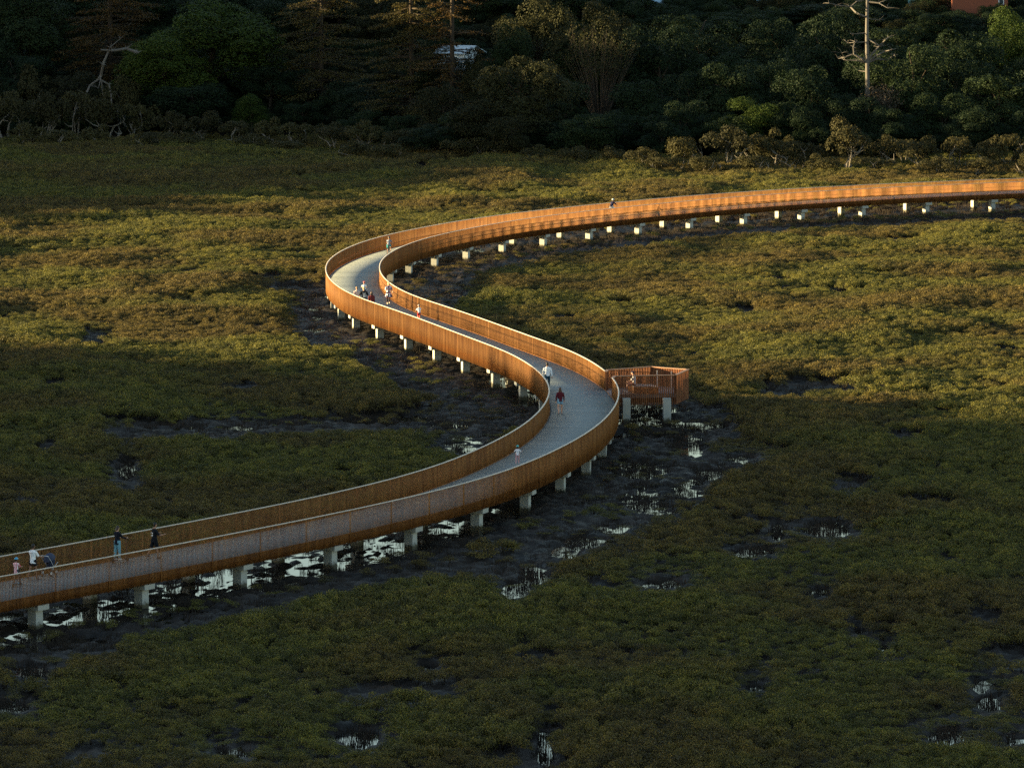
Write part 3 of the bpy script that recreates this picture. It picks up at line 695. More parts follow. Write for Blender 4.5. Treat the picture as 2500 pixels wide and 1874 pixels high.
def crooked_mesh(seed, hgt, spread, mt):
    rg = np.random.default_rng(seed); mb = MB()
    for i in range(rg.integers(3, 5)):
        a = rg.random() * 6.28; p = Vector((rg.normal(0, .15), rg.normal(0, .15), -.3)); P = [p.copy()]; dr = Vector((math.cos(a) * .5, math.sin(a) * .5, 1)).normalized()
        for k in range(6):
            dr = (dr + Vector((rg.normal(0, .45), rg.normal(0, .45), rg.normal(.1, .3)))).normalized(); p = p + dr * hgt * .22; P.append(p.copy())
        mb.tube(P, [.10, .09, .075, .06, .045, .03, .012], 6)
        for k in (3, 4, 5):
            e = P[k] + Vector((rg.normal(0, .5), rg.normal(0, .5), rg.uniform(.1, .7))) * spread * .5; mb.tube([P[k], P[k].lerp(e, .5) + Vector((0, 0, -.1)), e], [.04, .025, .008], 5)
    return mb.mesh('trunk', mt)

def tree(name, label, trunk, crown, loc, rz=0, scale=1.0, group=None, cat='tree'):
    t = thing(name, label, cat, loc, rz, group); t.scale = (scale,) * 3 if not hasattr(scale, '__len__') else scale
    link('trunk', trunk, t); link('crown', crown, t); return t
def gz(x, y): return float(ground_z(x, y))
def stand(px, Y, dz=0):
    x = (px - CX) / F * Y * 1.0; return (x, Y, gz(x, Y) + dz)

def ppm(Y): return F / Y
# broadleaf kinds: (trunk, crown) for a tree of height 10 and crown radius 4
BL = {}
for i, (nm, mt) in enumerate((('d1', 'leaf_dark'), ('d2', 'leaf_dark'), ('d3', 'leaf_dark'), ('g1', 'leaf_green'), ('o1', 'leaf_olive'), ('o2', 'leaf_olive'), ('d4', 'leaf_dark'))):
    BL[nm] = (limbs_mesh(200 + i, M['bark'], 7.4, .24, 2.3, 8), crown_mesh(220 + i, M[mt], 4.0, 9.8, .3, 40, 38000, .155, .6, (.20, .42)))
CROWD = 'trees of the crowded wood on the far bank'
def broad(kind, label, px, Y, top_py, width_px, group=None, name='broadleaf_tree', rz=None):
    """put a broadleaf of the kind so that its crown is width_px wide and reaches top_py in the photograph's pixels"""
    Y = Y - 34 * float(sstep(820, 1150, px)) * float(1 - sstep(640, 662, Y)); width_px *= 1.15; x, _, z0 = stand(px, Y); ztop = at_depth(px, top_py, Y).z; h = max(2.0, ztop - z0); wd = width_px / ppm(Y)
    w2 = wd * random.uniform(.92, 1.12)
    return tree(name, label, *BL[kind], (x, Y, z0), random.random() * 6.28 if rz is None else rz, (wd / 8.3, w2 / 8.3, h / 10.0), group)

# left: a dark crowd, a rusty conifer with dead boughs, a big round green tree, two open conifers
broad('d1', 'dark bluish green tree standing in the top left corner beside the rusty conifer', 75, 634, -60, 240)
broad('d4', 'low dark tree at the left edge under the dark bluish green corner tree', 40, 622, 130, 190)
tr, cr = conifer_mesh(301, M['leaf_rust'], M['bark'], 25, 9.5, .04, 52000, .26, .62)
tree('conifer', 'rusty brown conifer with sagging boughs beside the round green tree', tr, cr, stand(270, 632))
broad('g1', 'big round bright green tree with sunlit lobes between the rusty and the layered conifer', 520, 628, 0, 330, rz=1.1)
broad('g1', 'bushy green tree leaning against the left side of the big round green tree', 400, 622, 85, 230, rz=4)
broad('d2', 'dark green tree skirting the foot of the big round green tree', 470, 616, 185, 250)
tr, cr = conifer_mesh(302, M['needle'], M['bark'], 23, 9.2, .03, 56000, .25, .58)
tree('conifer', 'layered conifer with wide brown boughs and bare lower branches right of the round green tree', tr, cr, stand(785, 624), .7)
tr, cr = conifer_mesh(303, M['needle'], M['bark'], 25, 8.6, .05, 52000, .25, .62)
tree('conifer', 'olive conifer with a thick leaning trunk in front of the white house', tr, cr, stand(1005, 606), 2.0)
tr, cr = conifer_mesh(304, M['leaf_rust'], M['bark'], 27, 6.0, .22, 16000, .28, .9)
tree('conifer', 'tall bare trunked conifer crossing the white wall of the house', tr, cr, stand(1104, 602), 1.0)
broad('g1', 'small yellow green bush at the foot of the layered conifer', 612, 612, 228, 85, name='bush')
broad('d3', 'dark bush between the two olive conifers and the mangroves', 900, 614, 205, 150, name='bush')
broad('d1', 'bushy green tree to the right of the white house', 1240, 640, 42, 130)
tg, cg = BL['g1']; tl = link('crown', crown_mesh(261, M['leaf_lime'], 4.0, 7.6, 2.2, 14, 6000, .34))
broad('o2', 'tall sunlit tree at the top edge above the bushy green tree', 1310, 646, -50, 190)
bpy.data.objects.remove(tl)
broad('o1', 'wide olive tree with pale twisted limbs in the middle of the wood edge', 1270, 612, 132, 250, rz=.4)
broad('o2', 'lower olive tree leaning out beside the wide olive tree', 1180, 608, 225, 170)
tr, cr = vase_mesh(311, 12.5, 4.6, 60, M['leaf_olive'], 2600)
tree('brush_tree', 'brown tree of many thin upright stems fanning out like a brush', tr, cr, (stand(1465, 596)[0], 596, 1.0))
broad('o2', 'dark rounded tree crown above the brush of thin stems', 1450, 640, -30, 190)
broad('d1', 'dark green tree to the right of the brush of thin stems', 1570, 616, 185, 170)
broad('d3', 'broad dark tree in front of the small blue roof', 1610, 636, 40, 230)
# right: the dark wood
broad('d2', 'round dark green tree left of the lime green bush', 1775, 618, 118, 200)
broad('g1', 'low lime green bush in front of the dark wood', 1845, 604, 238, 145, name='bush', rz=2.2)
broad('d4', 'dark bush beside the lime green bush', 1770, 606, 268, 110, name='bush')
broad('d1', 'round dark green tree between the lime green bush and the dead tree', 1985, 612, 148, 190)
broad('d3', 'tall dark green tree behind and left of the dead tree', 2010, 640, 12, 210)
broad('d2', 'dark rounded tree at the foot of the dead tree', 2080, 608, 205, 150)
broad('d4', 'low dark bush hiding the foot of the dead tree', 2128, 606, 250, 110, name='bush')
tr, cr = vase_mesh(312, 7.2, 2.3, 46, M['twiggy'], 1500)
tree('brush_tree', 'leafless grey bush with stems fanning up beside the dead tree', tr, cr, (stand(2150, 576)[0], 576, .3))
broad('d4', 'dark green tree right of the dead tree', 2230, 618, 95, 210)
broad('d1', 'tall dark green tree below the red brick house', 2330, 632, 55, 220)
broad('g1', 'sunlit yellow green tree in the top right corner below the brick house', 2455, 642, 18, 170)
broad('d2', 'dark tree at the right edge over the mangroves', 2440, 612, 150, 230)
broad('d3', 'dark low tree among the right hand wood with bare stems', 2300, 608, 215, 170)
broad('o1', 'thin olive tree standing in front of the pale roof of the white house', 1160, 636, 100, 62)
broad('o2', 'round olive bush hiding the lower right of the white house', 1168, 634, 128, 90, name='bush')
broad('d2', 'dark bush hiding the lower left of the white house', 1050, 632, 120, 90, name='bush')
# the rest of the wood: alike dark crowns, row behind row
crowd = [(0, 655, -60, 200), (150, 660, -70, 230), (330, 664, -90, 220), (560, 662, -60, 240), (690, 652, -40, 210), (830, 664, -70, 210), (930, 656, -30, 190), (1190, 668, -50, 180),
         (1400, 664, -60, 200), (1530, 668, -40, 200), (1700, 650, 25, 220), (1800, 660, 20, 200), (1900, 648, 30, 190), (1950, 668, 8, 200), (2100, 662, 5, 190), (2190, 650, 30, 190), (2290, 660, 40, 160),
         (2400, 658, 24, 150), (2290, 658, 14, 120), (1588, 660, 30, 130), (1863, 660, 12, 120), (2340, 662, 20, 120), (2235, 660, 10, 110), (1640, 662, 8, 110), (1540, 662, -8, 120), (2520, 652, 20, 210), (-40, 628, 60, 200), (180, 618, 170, 170), (310, 622, 180, 160), (660, 622, 140, 150), (1380, 620, 190, 150), (1680, 622, 160, 170), (1880, 628, 110, 190),
         (2140, 624, 110, 170), (2390, 620, 130, 170), (2540, 618, 120, 180), (1480, 604, 250, 120), (1660, 606, 235, 140), (1930, 604, 240, 120), (2180, 604, 245, 130), (2390, 604, 250, 140), (1080, 616, 200, 130), (830, 616, 190, 150), (740, 612, 235, 120)]
crowd += [(px_, 602 + 8 * (i_ % 2), 262 + 14 * (i_ % 3), 120 + 14 * (i_ % 4)) for i_, px_ in enumerate(range(880, 2560, 92))] + [(px_, 640, 70 + 22 * (i_ % 4), 190) for i_, px_ in enumerate(range(1420, 2560, 150))]
kinds = ['d1', 'd2', 'd3', 'd4', 'd2', 'd1', 'o1']
for i, (px, Y, ty, wpx) in enumerate(crowd):
    if px > 1650 and kinds[i % 7] == 'o1': kd = 'd3'
    else: kd = kinds[i % 7]
    broad(kd, 'dark leafy tree in the crowd of the wood on the far bank', px, Y, ty, wpx, CROWD)
# more trees of the wood out of the picture to the left and right, and on the bank behind: one mass
fx = np.r_[rng.uniform(-175, -72, 70), rng.uniform(72, 130, 30), rng.uniform(-80, 85, 110)]; fy = np.r_[rng.uniform(600, 680, 100), rng.uniform(688, 760, 110)]
fz = ground_z(fx, fy); n = len(fx); fs = rng.uniform(.8, 1.3, n)
wood_kinds = []
for k in ('d1', 'd2', 'd3'):
    wood_kinds.append(BL[k][1])
low = np.abs(fx) < 75; fs[low] *= .55; fs[fx < -70] *= .65
stuff(scatter('far_wood', wood_kinds, np.stack([fx, fy, fz - 1], 1), np.stack([fx * 0, fx * 0, rng.random(n) * 6.28], 1), np.stack([fs * 1.1, fs * 1.1, fs * 1.2], 1), rng.integers(0, 3, n)),
      'dark leafy wood closing the view along the bank', 'wood')
ux_, uy_ = np.meshgrid(np.arange(-95, 100, 2.6), np.arange(566, 765, 2.8)); ux_ = (ux_ + rng.uniform(-1.2, 1.2, ux_.shape)).ravel(); uy_ = (uy_ + rng.uniform(-1.2, 1.2, uy_.shape)).ravel()
ok = uy_ > EDGE_Y(ux_, uy_) + 2; ux_, uy_ = ux_[ok], uy_[ok]
n = len(ux_); us = rng.uniform(.28, .48, n) * np.interp(uy_, [570, 625], [.75, 1])
stuff(scatter('undergrowth', [BL[k][1] for k in ('d1', 'd2', 'd3', 'o1')], np.stack([ux_, uy_, ground_z(ux_, uy_) - .8], 1), np.stack([ux_ * 0, ux_ * 0, rng.random(n) * 6.28], 1), np.stack([us * 1.3, us * 1.3, us], 1), rng.integers(0, 4, n)),
      'dark undergrowth filling the floor of the wood', 'undergrowth')
# unseen trees, added on the rise to throw shade over the foreground and wood
ry = np.arange(60, 640, 3.6); rx, ry = np.meshgrid(np.arange(-215, -150, 7.0), ry)
rx = (rx + rng.uniform(-3, 3, rx.shape)).ravel(); ry = (ry + rng.uniform(-2, 2, ry.shape)).ravel()
tp = shade_ridge_top(ry); hs = np.where(tp > 6, np.clip(tp - ground_z(-185, ry), 2, 9.5) / 9.5, 0) * rng.uniform(.75, 1.06, len(ry))
ok = hs > .15; rx, ry, hs = rx[ok], ry[ok], hs[ok]; n = len(rx)
stuff(scatter('shade_wood', wood_kinds, np.stack([rx, ry, ground_z(rx, ry) - .3], 1), np.stack([rx * 0, rx * 0, rng.random(n) * 6.28], 1), np.stack([.6 + .5 * hs, .6 + .5 * hs, hs], 1), rng.integers(0, 3, n)),
      'added unseen wood on the rise that shades the marsh from the low sun', 'wood')

# the dead tree: every limb drawn out, in metres about its foot
DY = 582.0
dx0, _, dz0 = stand(2117, DY)
def limb(mb, pts, r0, r1, seed):
    rg = np.random.default_rng(seed); P = []
    for i, (a, b) in enumerate(pts):
        v = at_depth(1650 + a * .3843, b * .3843, DY); P.append(Vector((v.x - dx0, rg.normal(0, .5) * (i > 0), v.z - dz0)))
    mb.tube(P, list(np.linspace(r0, r1, len(P))), 7)
    for i in range(1, len(P)):
        for k in range(4):
            e = P[i] + Vector((rg.normal(0, .55), rg.normal(0, .4), rg.uniform(-.35, .7))); mb.tube([P[i], P[i].lerp(e, .5) + Vector((rg.normal(0, .08), 0, .06)), e], [r1 * .7 + .01, .024, .008], 4)
dead = thing('dead_tree', 'tall dead grey tree with a bare straight trunk and crooked snapped limbs', 'dead tree', (dx0, DY, dz0))
mb = MB(); tz = at_depth(2117, -120, DY).z - dz0
mb.tube([(0, 0, -1), (.05, 0, tz * .3), (-.1, 0, tz * .6), (-.05, 0, tz)], [.32, .27, .22, .13], 10); mb.build('trunk', M['grey_bark'], dead, True)
BR = [([(1208, 110), (1140, 80), (1110, 45), (1030, 35), (970, 20)], .13, .04), ([(1110, 45), (1150, 10), (1200, 0)], .09, .04), ([(1215, 12), (1290, 20), (1340, 50)], .12, .04), ([(1290, 20), (1350, -2)], .07, .03),
      ([(1205, 210), (1115, 218)], .07, .03), ([(1220, 120), (1290, 130)], .06, .02), ([(1210, 400), (1180, 375), (1130, 345), (1125, 300), (1135, 265)], .15, .05), ([(1130, 345), (1070, 365), (1035, 375)], .10, .03),
      ([(1070, 365), (1050, 335)], .05, .02), ([(1210, 400), (1150, 385), (1065, 380)], .12, .04), ([(1222, 385), (1250, 340), (1290, 300), (1330, 250), (1350, 240)], .14, .05), ([(1222, 395), (1270, 355), (1330, 330), (1380, 315)], .13, .05),
      ([(1222, 398), (1280, 375), (1340, 385), (1390, 345)], .12, .04), ([(1222, 250), (1270, 280), (1295, 290)], .09, .04), ([(1200, 268), (1140, 270), (1095, 275)], .07, .03), ([(1205, 455), (1165, 452)], .06, .03)]
for i, (pts, r0, r1) in enumerate(BR):
    b = MB(); limb(b, pts, r0, r1, 400 + i); b.build('limb', M['grey_bark'], dead)
# broken dead bough hanging on the left
DY = 612.0; dx0, _, dz0 = stand(245, DY)
snag = thing('dead_tree', 'pale dead snag with a bough hanging down like a claw under the rusty conifer', 'dead tree', (dx0, DY, dz0))
for i, (pts, r0, r1) in enumerate([([(640, 318), (720, 322), (800, 312), (870, 335)], .10, .22), ([(690, 325), (655, 410), (640, 480), (625, 505)], .12, .2), ([(625, 505), (570, 545), (550, 600), (545, 690)], .13, .10),
                                   ([(640, 510), (690, 540), (705, 600), (714, 680)], .12, .08), ([(640, 500), (630, 560)], .07, .02), ([(645, 510), (650, 600)], .08, .03), ([(690, 330), (700, 300), (760, 250)], .09, .03), ([(545, 690), (548, 760)], .10, .14), ([(714, 680), (708, 770)], .08, .12)]):
    b = MB()
    pts2 = [(a - 1650 / .3843, c) for a, c in pts]
    limb(b, pts2, r0, r1, 440 + i); b.build('limb', M['grey_bark'], snag)

M['leaf_edge'] = leaf_mat('edge_mangrove_leaves', [(0.016, 0.016, 0.008), (0.036, 0.033, 0.013), (0.061, 0.053, 0.018), (0.097, 0.079, 0.026)], transl=.15)
# bushy mangroves along the edge of the wood, with crooked pale stems
EM = [(crooked_mesh(500 + i, 2.4, 2.0, M['pale_bark']), crown_mesh(520 + i, M['leaf_edge'], 2.1, 2.5, .75, 15, 5200, .14, .6, (.24, .40))) for i in range(5)]
EDGE = 'bushy mangroves along the edge of the wood'
def edge(px, base_py, wpx, hpx, label, i, group=None):
    v = at(px, base_py, 0.0); k = F / v.y
    tree('mangrove_tree', label, *EM[i % 5], (v.x, v.y, -.05), random.random() * 6.28, (wpx / k / 4.2, wpx / k / 4.2, hpx * 1.3 / k / 3.3), group)
edge(1780, 424, 150, 92, 'broad olive mangrove with forked pale stems in front of the lime green bush', 0)
edge(2065, 428, 130, 104, 'tall olive mangrove with a crooked white stem below the dead tree', 1)
edge(1670, 424, 120, 78, 'olive mangrove at the left end of the sunlit row on the right', 2)
lab = 'olive mangrove bush in the ragged row at the foot of the dark wood'
for i, (px, by, wp, hp) in enumerate([(1880, 420, 120, 80), (1960, 426, 110, 66), (2170, 424, 110, 74), (2250, 430, 120, 72), (2340, 424, 110, 78), (2420, 430, 120, 74), (2490, 426, 110, 80), (1570, 422, 110, 50), (1500, 416, 90, 44), (1840, 436, 100, 50),
                                      (2000, 438, 110, 48), (2130, 440, 110, 46), (2290, 440, 110, 46), (2390, 442, 100, 44), (1720, 434, 100, 46), (2530, 436, 100, 56), (1620, 430, 90, 40), (1410, 412, 100, 44), (1320, 408, 100, 40), (2210, 412, 100, 62), (1920, 408, 100, 58)]):
    edge(px, by, wp, hp, lab, i + 3, EDGE)
lab2 = 'brownish mangrove bush in the shaded thicket below the conifers and the round green tree'
for i, (px, by, wp, hp) in enumerate([(20, 350, 140, 100), (110, 356, 130, 96), (190, 350, 120, 110), (265, 352, 130, 100), (340, 350, 110, 80), (420, 356, 110, 66), (500, 358, 120, 64), (580, 362, 110, 58), (660, 366, 110, 60), (740, 370, 120, 58),
                                      (820, 378, 120, 62), (900, 384, 120, 66), (980, 390, 120, 64), (1060, 392, 120, 60), (1140, 398, 120, 52), (1230, 400, 110, 50), (60, 366, 110, 50), (150, 372, 120, 48), (240, 370, 110, 50), (380, 374, 110, 44),
                                      (460, 376, 110, 42), (620, 380, 110, 40), (700, 386, 110, 38), (860, 394, 110, 40), (940, 400, 100, 40), (300, 340, 120, 120), (90, 338, 130, 130), (10, 336, 120, 120)]):
    edge(px, by, wp, hp, lab2, i, 'brownish mangroves of the thicket under the conifers')

# ------------------------------------------------------------------ houses glimpsed in the wood
M['white_wall'] = mat('white_weatherboard', (.74, .78, .80), .6, .4, 0, (3, (.62, .67, .70), .25, (1, 1, 12)))
M['grey_roof'] = mat('grey_roof', (.10, .11, .12), .6, .4)
M['blue_roof'] = mat('pale_blue_roof', (.34, .52, .62), .45, .5)
M['brick'] = mat('red_brick', (.30, .10, .055), .85, .2, 0, (9, (.20, .065, .04), .25, (1, 1, 4)))
M['glass'] = mat('window_glass', (.03, .05, .06), .05, .6)
M['trim'] = mat('white_trim', (.78, .80, .80), .5, .4)
def house(label, loc, rz, w, dpt, h, wall, roof, rise=1.6, wins=(), name='house'):
    t = thing(name, label, 'house', loc, rz); m = MB(); m.box((0, 0, h / 2 - .6), (w, dpt, h + 1.2))
    m.add([(-w / 2, -dpt / 2, h), (-w / 2, dpt / 2, h), (-w / 2, 0, h + rise), (w / 2, -dpt / 2, h), (w / 2, dpt / 2, h), (w / 2, 0, h + rise)], [(0, 2, 1), (3, 4, 5)]); m.build('wall', wall, t)
    r = MB(); o = .45; k = rise / (dpt / 2)
    for s in (-1, 1):
        a = [(-w / 2 - o, 0, h + rise + .03), (w / 2 + o, 0, h + rise + .03), (w / 2 + o, s * (dpt / 2 + o), h - o * k + .03), (-w / 2 - o, s * (dpt / 2 + o), h - o * k + .03)]
        b = [(x, y, z + .12) for x, y, z in a]; q = [(0, 1, 2, 3), (7, 6, 5, 4), (0, 4, 5, 1), (1, 5, 6, 2), (2, 6, 7, 3), (3, 7, 4, 0)]
        r.add(a + b, q)
    r.build('roof', roof, t)
    for (x, z, ww, hh, face) in wins:
        f = MB(); g = MB()
        if face == 'front':
            f.box((x, -dpt / 2 - .03, z), (ww + .2, .08, hh + .2)); g.box((x, -dpt / 2 - .075, z), (ww, .03, hh))
        else:
            f.box((-w / 2 - .03, x, z), (.08, ww + .2, hh + .2)); g.box((-w / 2 - .075, x, z), (.03, ww, hh))
        wn = f.build('window', M['trim'], t); g.build('pane', M['glass'], wn)
    return t
v = at_depth(1122, 172, 645)
house('white weatherboard house half hidden behind the bare conifer trunk', (v.x, 646, v.z), R(-30), 4.2, 4.6, 2.3, M['white_wall'], mat('weathered_white_roof', (.36, .42, .45), .5, .4), .8, [(.6, 1.3, .8, 1.0, 'front')])
v = at_depth(1100, 130, 662)
house('long low house with a grey roof behind the olive conifer', (v.x, 664, v.z), R(3), 8.5, 6, 1.6, mat('dark_stained_wall', (.06, .055, .05), .8, .2), M['grey_roof'], 1.0, [(2, .9, 1.2, .8, 'front')])
v = at_depth(1588, 30, 672)
house('house with a pale blue roof peeping over the trees at the top edge', (v.x, 676, v.z), R(8), 2.6, 4, .9, M['white_wall'], M['blue_roof'], 1.2, [(.5, .4, .6, .5, 'front')])
v = at_depth(1863, 9, 672)
house('small pale blue house at the top edge left of the dead tree', (v.x, 676, v.z), R(0), 1.5, 3, 2, M['blue_roof'], M['blue_roof'], .8, [(0, 1.2, .8, .6, 'front')])
v = at_depth(2392, 18, 668)
house('red brick house with a white framed window at the top right edge', (v.x, 672, v.z), R(2), 7.6, 6, 4, M['brick'], M['grey_roof'], 2, [(2.9, .9, .55, 1.0, 'front'), (-1, 1.9, 2.0, 1.2, 'front')])
v = at_depth(2245, 9, 668)
house('teal walled shed beside the red brick house at the top edge', (v.x, 674, v.z), R(2), 2.0, 3, 2, mat('teal_wall', (.05, .16, .19), .6, .4), M['grey_roof'], .8, name='shed')
# ------------------------------------------------------------------ people
def pm(name, c, rough=.85, spec=.2, **k): return mat(name, c, rough, spec, **k)
SKIN = {'light': pm('skin_light', (.55, .30, .20), .55, .35), 'mid': pm('skin_mid', (.36, .19, .12), .55, .35), 'tan': pm('skin_tan', (.26, .13, .08), .55, .35)}
EYE = pm('eyes', (.02, .015, .012), .3, .5)
def remesh(name, mb, vox, mats, parent, smooth=True):
    """join overlapping closed shapes into one continuous surface"""
    me = mb.mesh(name + '_raw', mats); o = bpy.data.objects.new(name + '_raw', me); COL.objects.link(o)
    r = o.modifiers.new('r', 'REMESH'); r.mode = 'VOXEL'; r.voxel_size = vox; r.use_smooth_shade = smooth
    s = o.modifiers.new('s', 'SMOOTH'); s.factor = .5; s.iterations = 2
    dg = bpy.context.evaluated_depsgraph_get(); me2 = bpy.data.meshes.new_from_object(o.evaluated_get(dg)); me2.name = name
    bpy.data.objects.remove(o); bpy.data.meshes.remove(me)
    if not me2.materials: me2.materials.append(mats)
    return link(name, me2, parent)
def ell_ring(c, rx, ry, X, Yv, n=14):
    return [c + X * (rx * math.cos(2 * math.pi * k / n)) + Yv * (ry * math.sin(2 * math.pi * k / n)) for k in range(n)]
def person(label, loc, heading, H=1.7, skin='light', top=(.5, .5, .5), bottom=(.1, .1, .1), sleeve=.45, top_drop=0.0, leg_cut=1.0, hair=(.04, .03, .02), hair_long=0.0, shoe=(.6, .6, .6),
           legs=((0, 0), (0, 0)), arms=((8, 8, 15), (8, 8, 15)), lean=0, child=False, helmet=None, seat=None, skirt=None, wide=1.0, top_mat=None, hat=None, sleeve_col=None, abd=3, hood=False):
    """legs: (hip forward, knee bend) in degrees, right then left; arms: (forward, out, elbow bend); seat: hip height if not standing"""
    root = thing('person', label, 'person', loc, heading - math.pi / 2)
    k = H / 1.75; hs = k * (1.0 if not child else 1.0 + .42 * (1.75 - H) / 1.75 * 1.3); w_ = wide
    V = Vector; sk = SKIN[skin]
    thigh, shank = .45 * k, .42 * k
    def legpts(side, hip, knee):
        a, b = R(hip), R(hip - knee); o = R(abd)
        p0 = V((side * .092 * k * w_, 0, 0)); p1 = p0 + V((side * math.sin(o), math.sin(a), -math.cos(a))) * thigh; p2 = p1 + V((0, math.sin(b), -math.cos(b))) * shank
        return p0, p1, p2
    LG = [legpts(sd, *lg) for sd, lg in zip((1, -1), legs)]
    pz = seat if seat is not None else max(-(min(l[2].z for l in LG)) + .085 * k, .1)
    P = V((0, 0, pz)); Rl = Matrix.Rotation(-R(lean), 3, 'X')
    def up(x, y, z): return P + Rl @ V((x * k * w_, y * k, z * k))
    body = MB(); tops = MB(); bots = MB(); shoes = MB()
    for (p0, p1, p2) in LG:
        p0, p1, p2 = p0 + P, p1 + P, p2 + P; m1 = p1.lerp(p2, .32) + V((0, -.018 * k, 0))
        body.tube([p0 + V((0, 0, .03 * k)), p0.lerp(p1, .5), p1, m1, p1.lerp(p2, .75), p2, p2 + V((0, 0, -.05 * k))], [q * k for q in (.088, .073, .053, .056, .041, .034, .036)], 10)
        body.ball(p2 + V((0, .06 * k, -.055 * k)), (.036 * k, .105 * k, .03 * k))
        c = leg_cut
        if c > 0 and not skirt:
            full = [p0 + V((0, 0, .05 * k)), p0.lerp(p1, .5), p1, p1.lerp(p2, .5), p2 + V((0, 0, .01 * k))]; rr = [.112, .097, .074, .066, .056]
            if c >= 1: pts, rd = full, rr
            else:
                f = c / .55; pts = [full[0], p0.lerp(p1, f * .5), p0.lerp(p1, min(f, 1.05))]; rd = [.112, .104, .098]
            bots.tube(pts, [q * k * (.5 + .5 * w_) for q in rd], 10)
        for dz_, dy_, r_ in ((-.05, .055, (.046, .135, .042)), (-.075, .055, (.05, .14, .018))):
            shoes.ball(p2 + V((0, dy_ * k, dz_ * k)), [q * k for q in r_], nu=12, nv=6)
    # torso rings (x radius, y radius, height from hips, forward)
    TR = [(.150, .105, -.06, 0), (.158, .112, .02, 0), (.135, .098, .14, .005), (.142, .102, .26, .01), (.168, .112, .38, .01), (.170, .100, .46, 0), (.120, .075, .525, -.01), (.056, .055, .565, -.01), (.050, .052, .63, .005)]
    X = V((1, 0, 0)); Yv = Rl @ V((0, 1, 0))
    body.loft([ell_ring(up(0, f, z), rx * k * w_, ry * k, X, Yv) for rx, ry, z, f in TR])
    bots.loft([ell_ring(up(0, f, z), (rx + .014) * k * w_, (ry + .014) * k, X, Yv) for rx, ry, z, f in [(.13, .10, -.10, 0)] + TR[:2] + [(.150, .106, .10, 0)]])
    TT = [(.150 + .03, .115, -.02 - top_drop, 0)] + [q for q in TR[1:7] if q[2] > -.01 - top_drop] + [(.068, .066, .562, -.01)]
    tops.loft([ell_ring(up(0, f, z), (rx + .020) * k * w_, (ry + .020) * k, X, Yv) for rx, ry, z, f in TT])
    head = P + Rl @ V((0, .02 * k, .57 * k)) + V((0, .015 * k, .0)); hc = head + V((0, .012 * hs, .165 * hs))
    body.tube([head + V((0, -.01, -.05 * k)), head + V((0, 0, .09 * hs))], [.052 * k, .05 * k], 10)
    body.ball(hc, (.074 * hs, .092 * hs, .112 * hs), nu=16, nv=12); body.ball(hc + V((0, .035 * hs, -.062 * hs)), (.054 * hs, .055 * hs, .05 * hs))
    body.ball(hc + V((0, .098 * hs, -.012 * hs)), (.013 * hs, .018 * hs, .022 * hs), nu=8, nv=6)
    for sd in (1, -1): body.ball(hc + V((sd * .076 * hs, -.005, -.005 * hs)), (.012 * hs, .022 * hs, .032 * hs), nu=8, nv=6)
    ends = []
    for sd, (fw, out, el) in zip((1, -1), arms):
        sh = up(sd * .185, 0, .465); a = R(fw); o = R(out); b = R(fw + el)
        d1 = V((sd * math.sin(o), math.sin(a) * math.cos(o), -math.cos(a) * math.cos(o))); d2 = V((sd * math.sin(o) * .35, math.sin(b), -math.cos(b))).normalized()
        e = sh + d1 * .29 * k; wv = e + d2 * .25 * k; ends.append(wv + d2 * .09 * k)
        body.tube([up(sd * .13, 0, .45), sh, sh.lerp(e, .5), e, e.lerp(wv, .3), wv], [q * k for q in (.05, .052, .045, .038, .036, .025)], 10)
        # hand: palm, four fingers of unequal length, thumb from the side of the palm
        side = V((1, 0, 0)) * -sd; nn = d2.cross(side).normalized(); side = nn.cross(d2).normalized()
        body.tube([wv, wv + d2 * .045 * k, wv + d2 * .09 * k], [.027 * k, .036 * k, .034 * k], 8)
        curl = nn * (-sd)
        for q, ln in ((-.027, .060), (-.009, .074), (.009, .070), (.027, .054)):
            f0 = wv + d2 * .085 * k + side * q * k; f1 = f0 + (d2 + curl * .35).normalized() * ln * .55 * k; f2 = f1 + (d2 + curl * 1.1).normalized() * ln * .45 * k
            body.tube([f0, f1, f2], [.0095 * k, .009 * k, .0075 * k], 6)
        t0 = wv + d2 * .03 * k - side * .024 * k; t1 = t0 + (d2 * .7 - side * .8).normalized() * .035 * k; body.tube([t0, t1, t1 + (d2 + curl * .4).normalized() * .03 * k], [.012 * k, .011 * k, .009 * k], 6)
        if sleeve > 0:
            if sleeve >= 1: pts, rd = [up(sd * .12, 0, .445), sh, sh.lerp(e, .5), e, e.lerp(wv, .55), wv], (.066, .072, .062, .055, .046, .040)
            else:
                q = sh.lerp(e, min(1, sleeve * 1.6)); pts, rd = [up(sd * .12, 0, .445), sh, sh.lerp(q, .6), q], (.066, .072, .066, .066)
            tops.tube(pts, [q * k for q in rd], 10)
    vx = max(.0075, .0085 * k)
    bo = remesh('body', body, vx, sk, root)
    tm = top_mat or pm('cloth_top', top, .9, .15); to = remesh('top', tops, .014 * k + .002, tm, root)
    if skirt:
        z1, r1, cl = skirt; m = MB(); n = 24; rings = []
        for t in (0, .25, .5, .75, 1.0):
            zz = .12 - (.12 + z1) * t; rr = .150 + (r1 - .150) * t
            rings.append([P + V((math.cos(2 * math.pi * i / n) * rr * k * w_ * (1 + .07 * t * math.sin(7 * 2 * math.pi * i / n)), math.sin(2 * math.pi * i / n) * rr * k * (.8 + .1 * t) * (1 + .07 * t * math.cos(6 * 2 * math.pi * i / n)), zz * k)) for i in range(n)])
        m.loft(rings); m.build('skirt', cl, root, True)
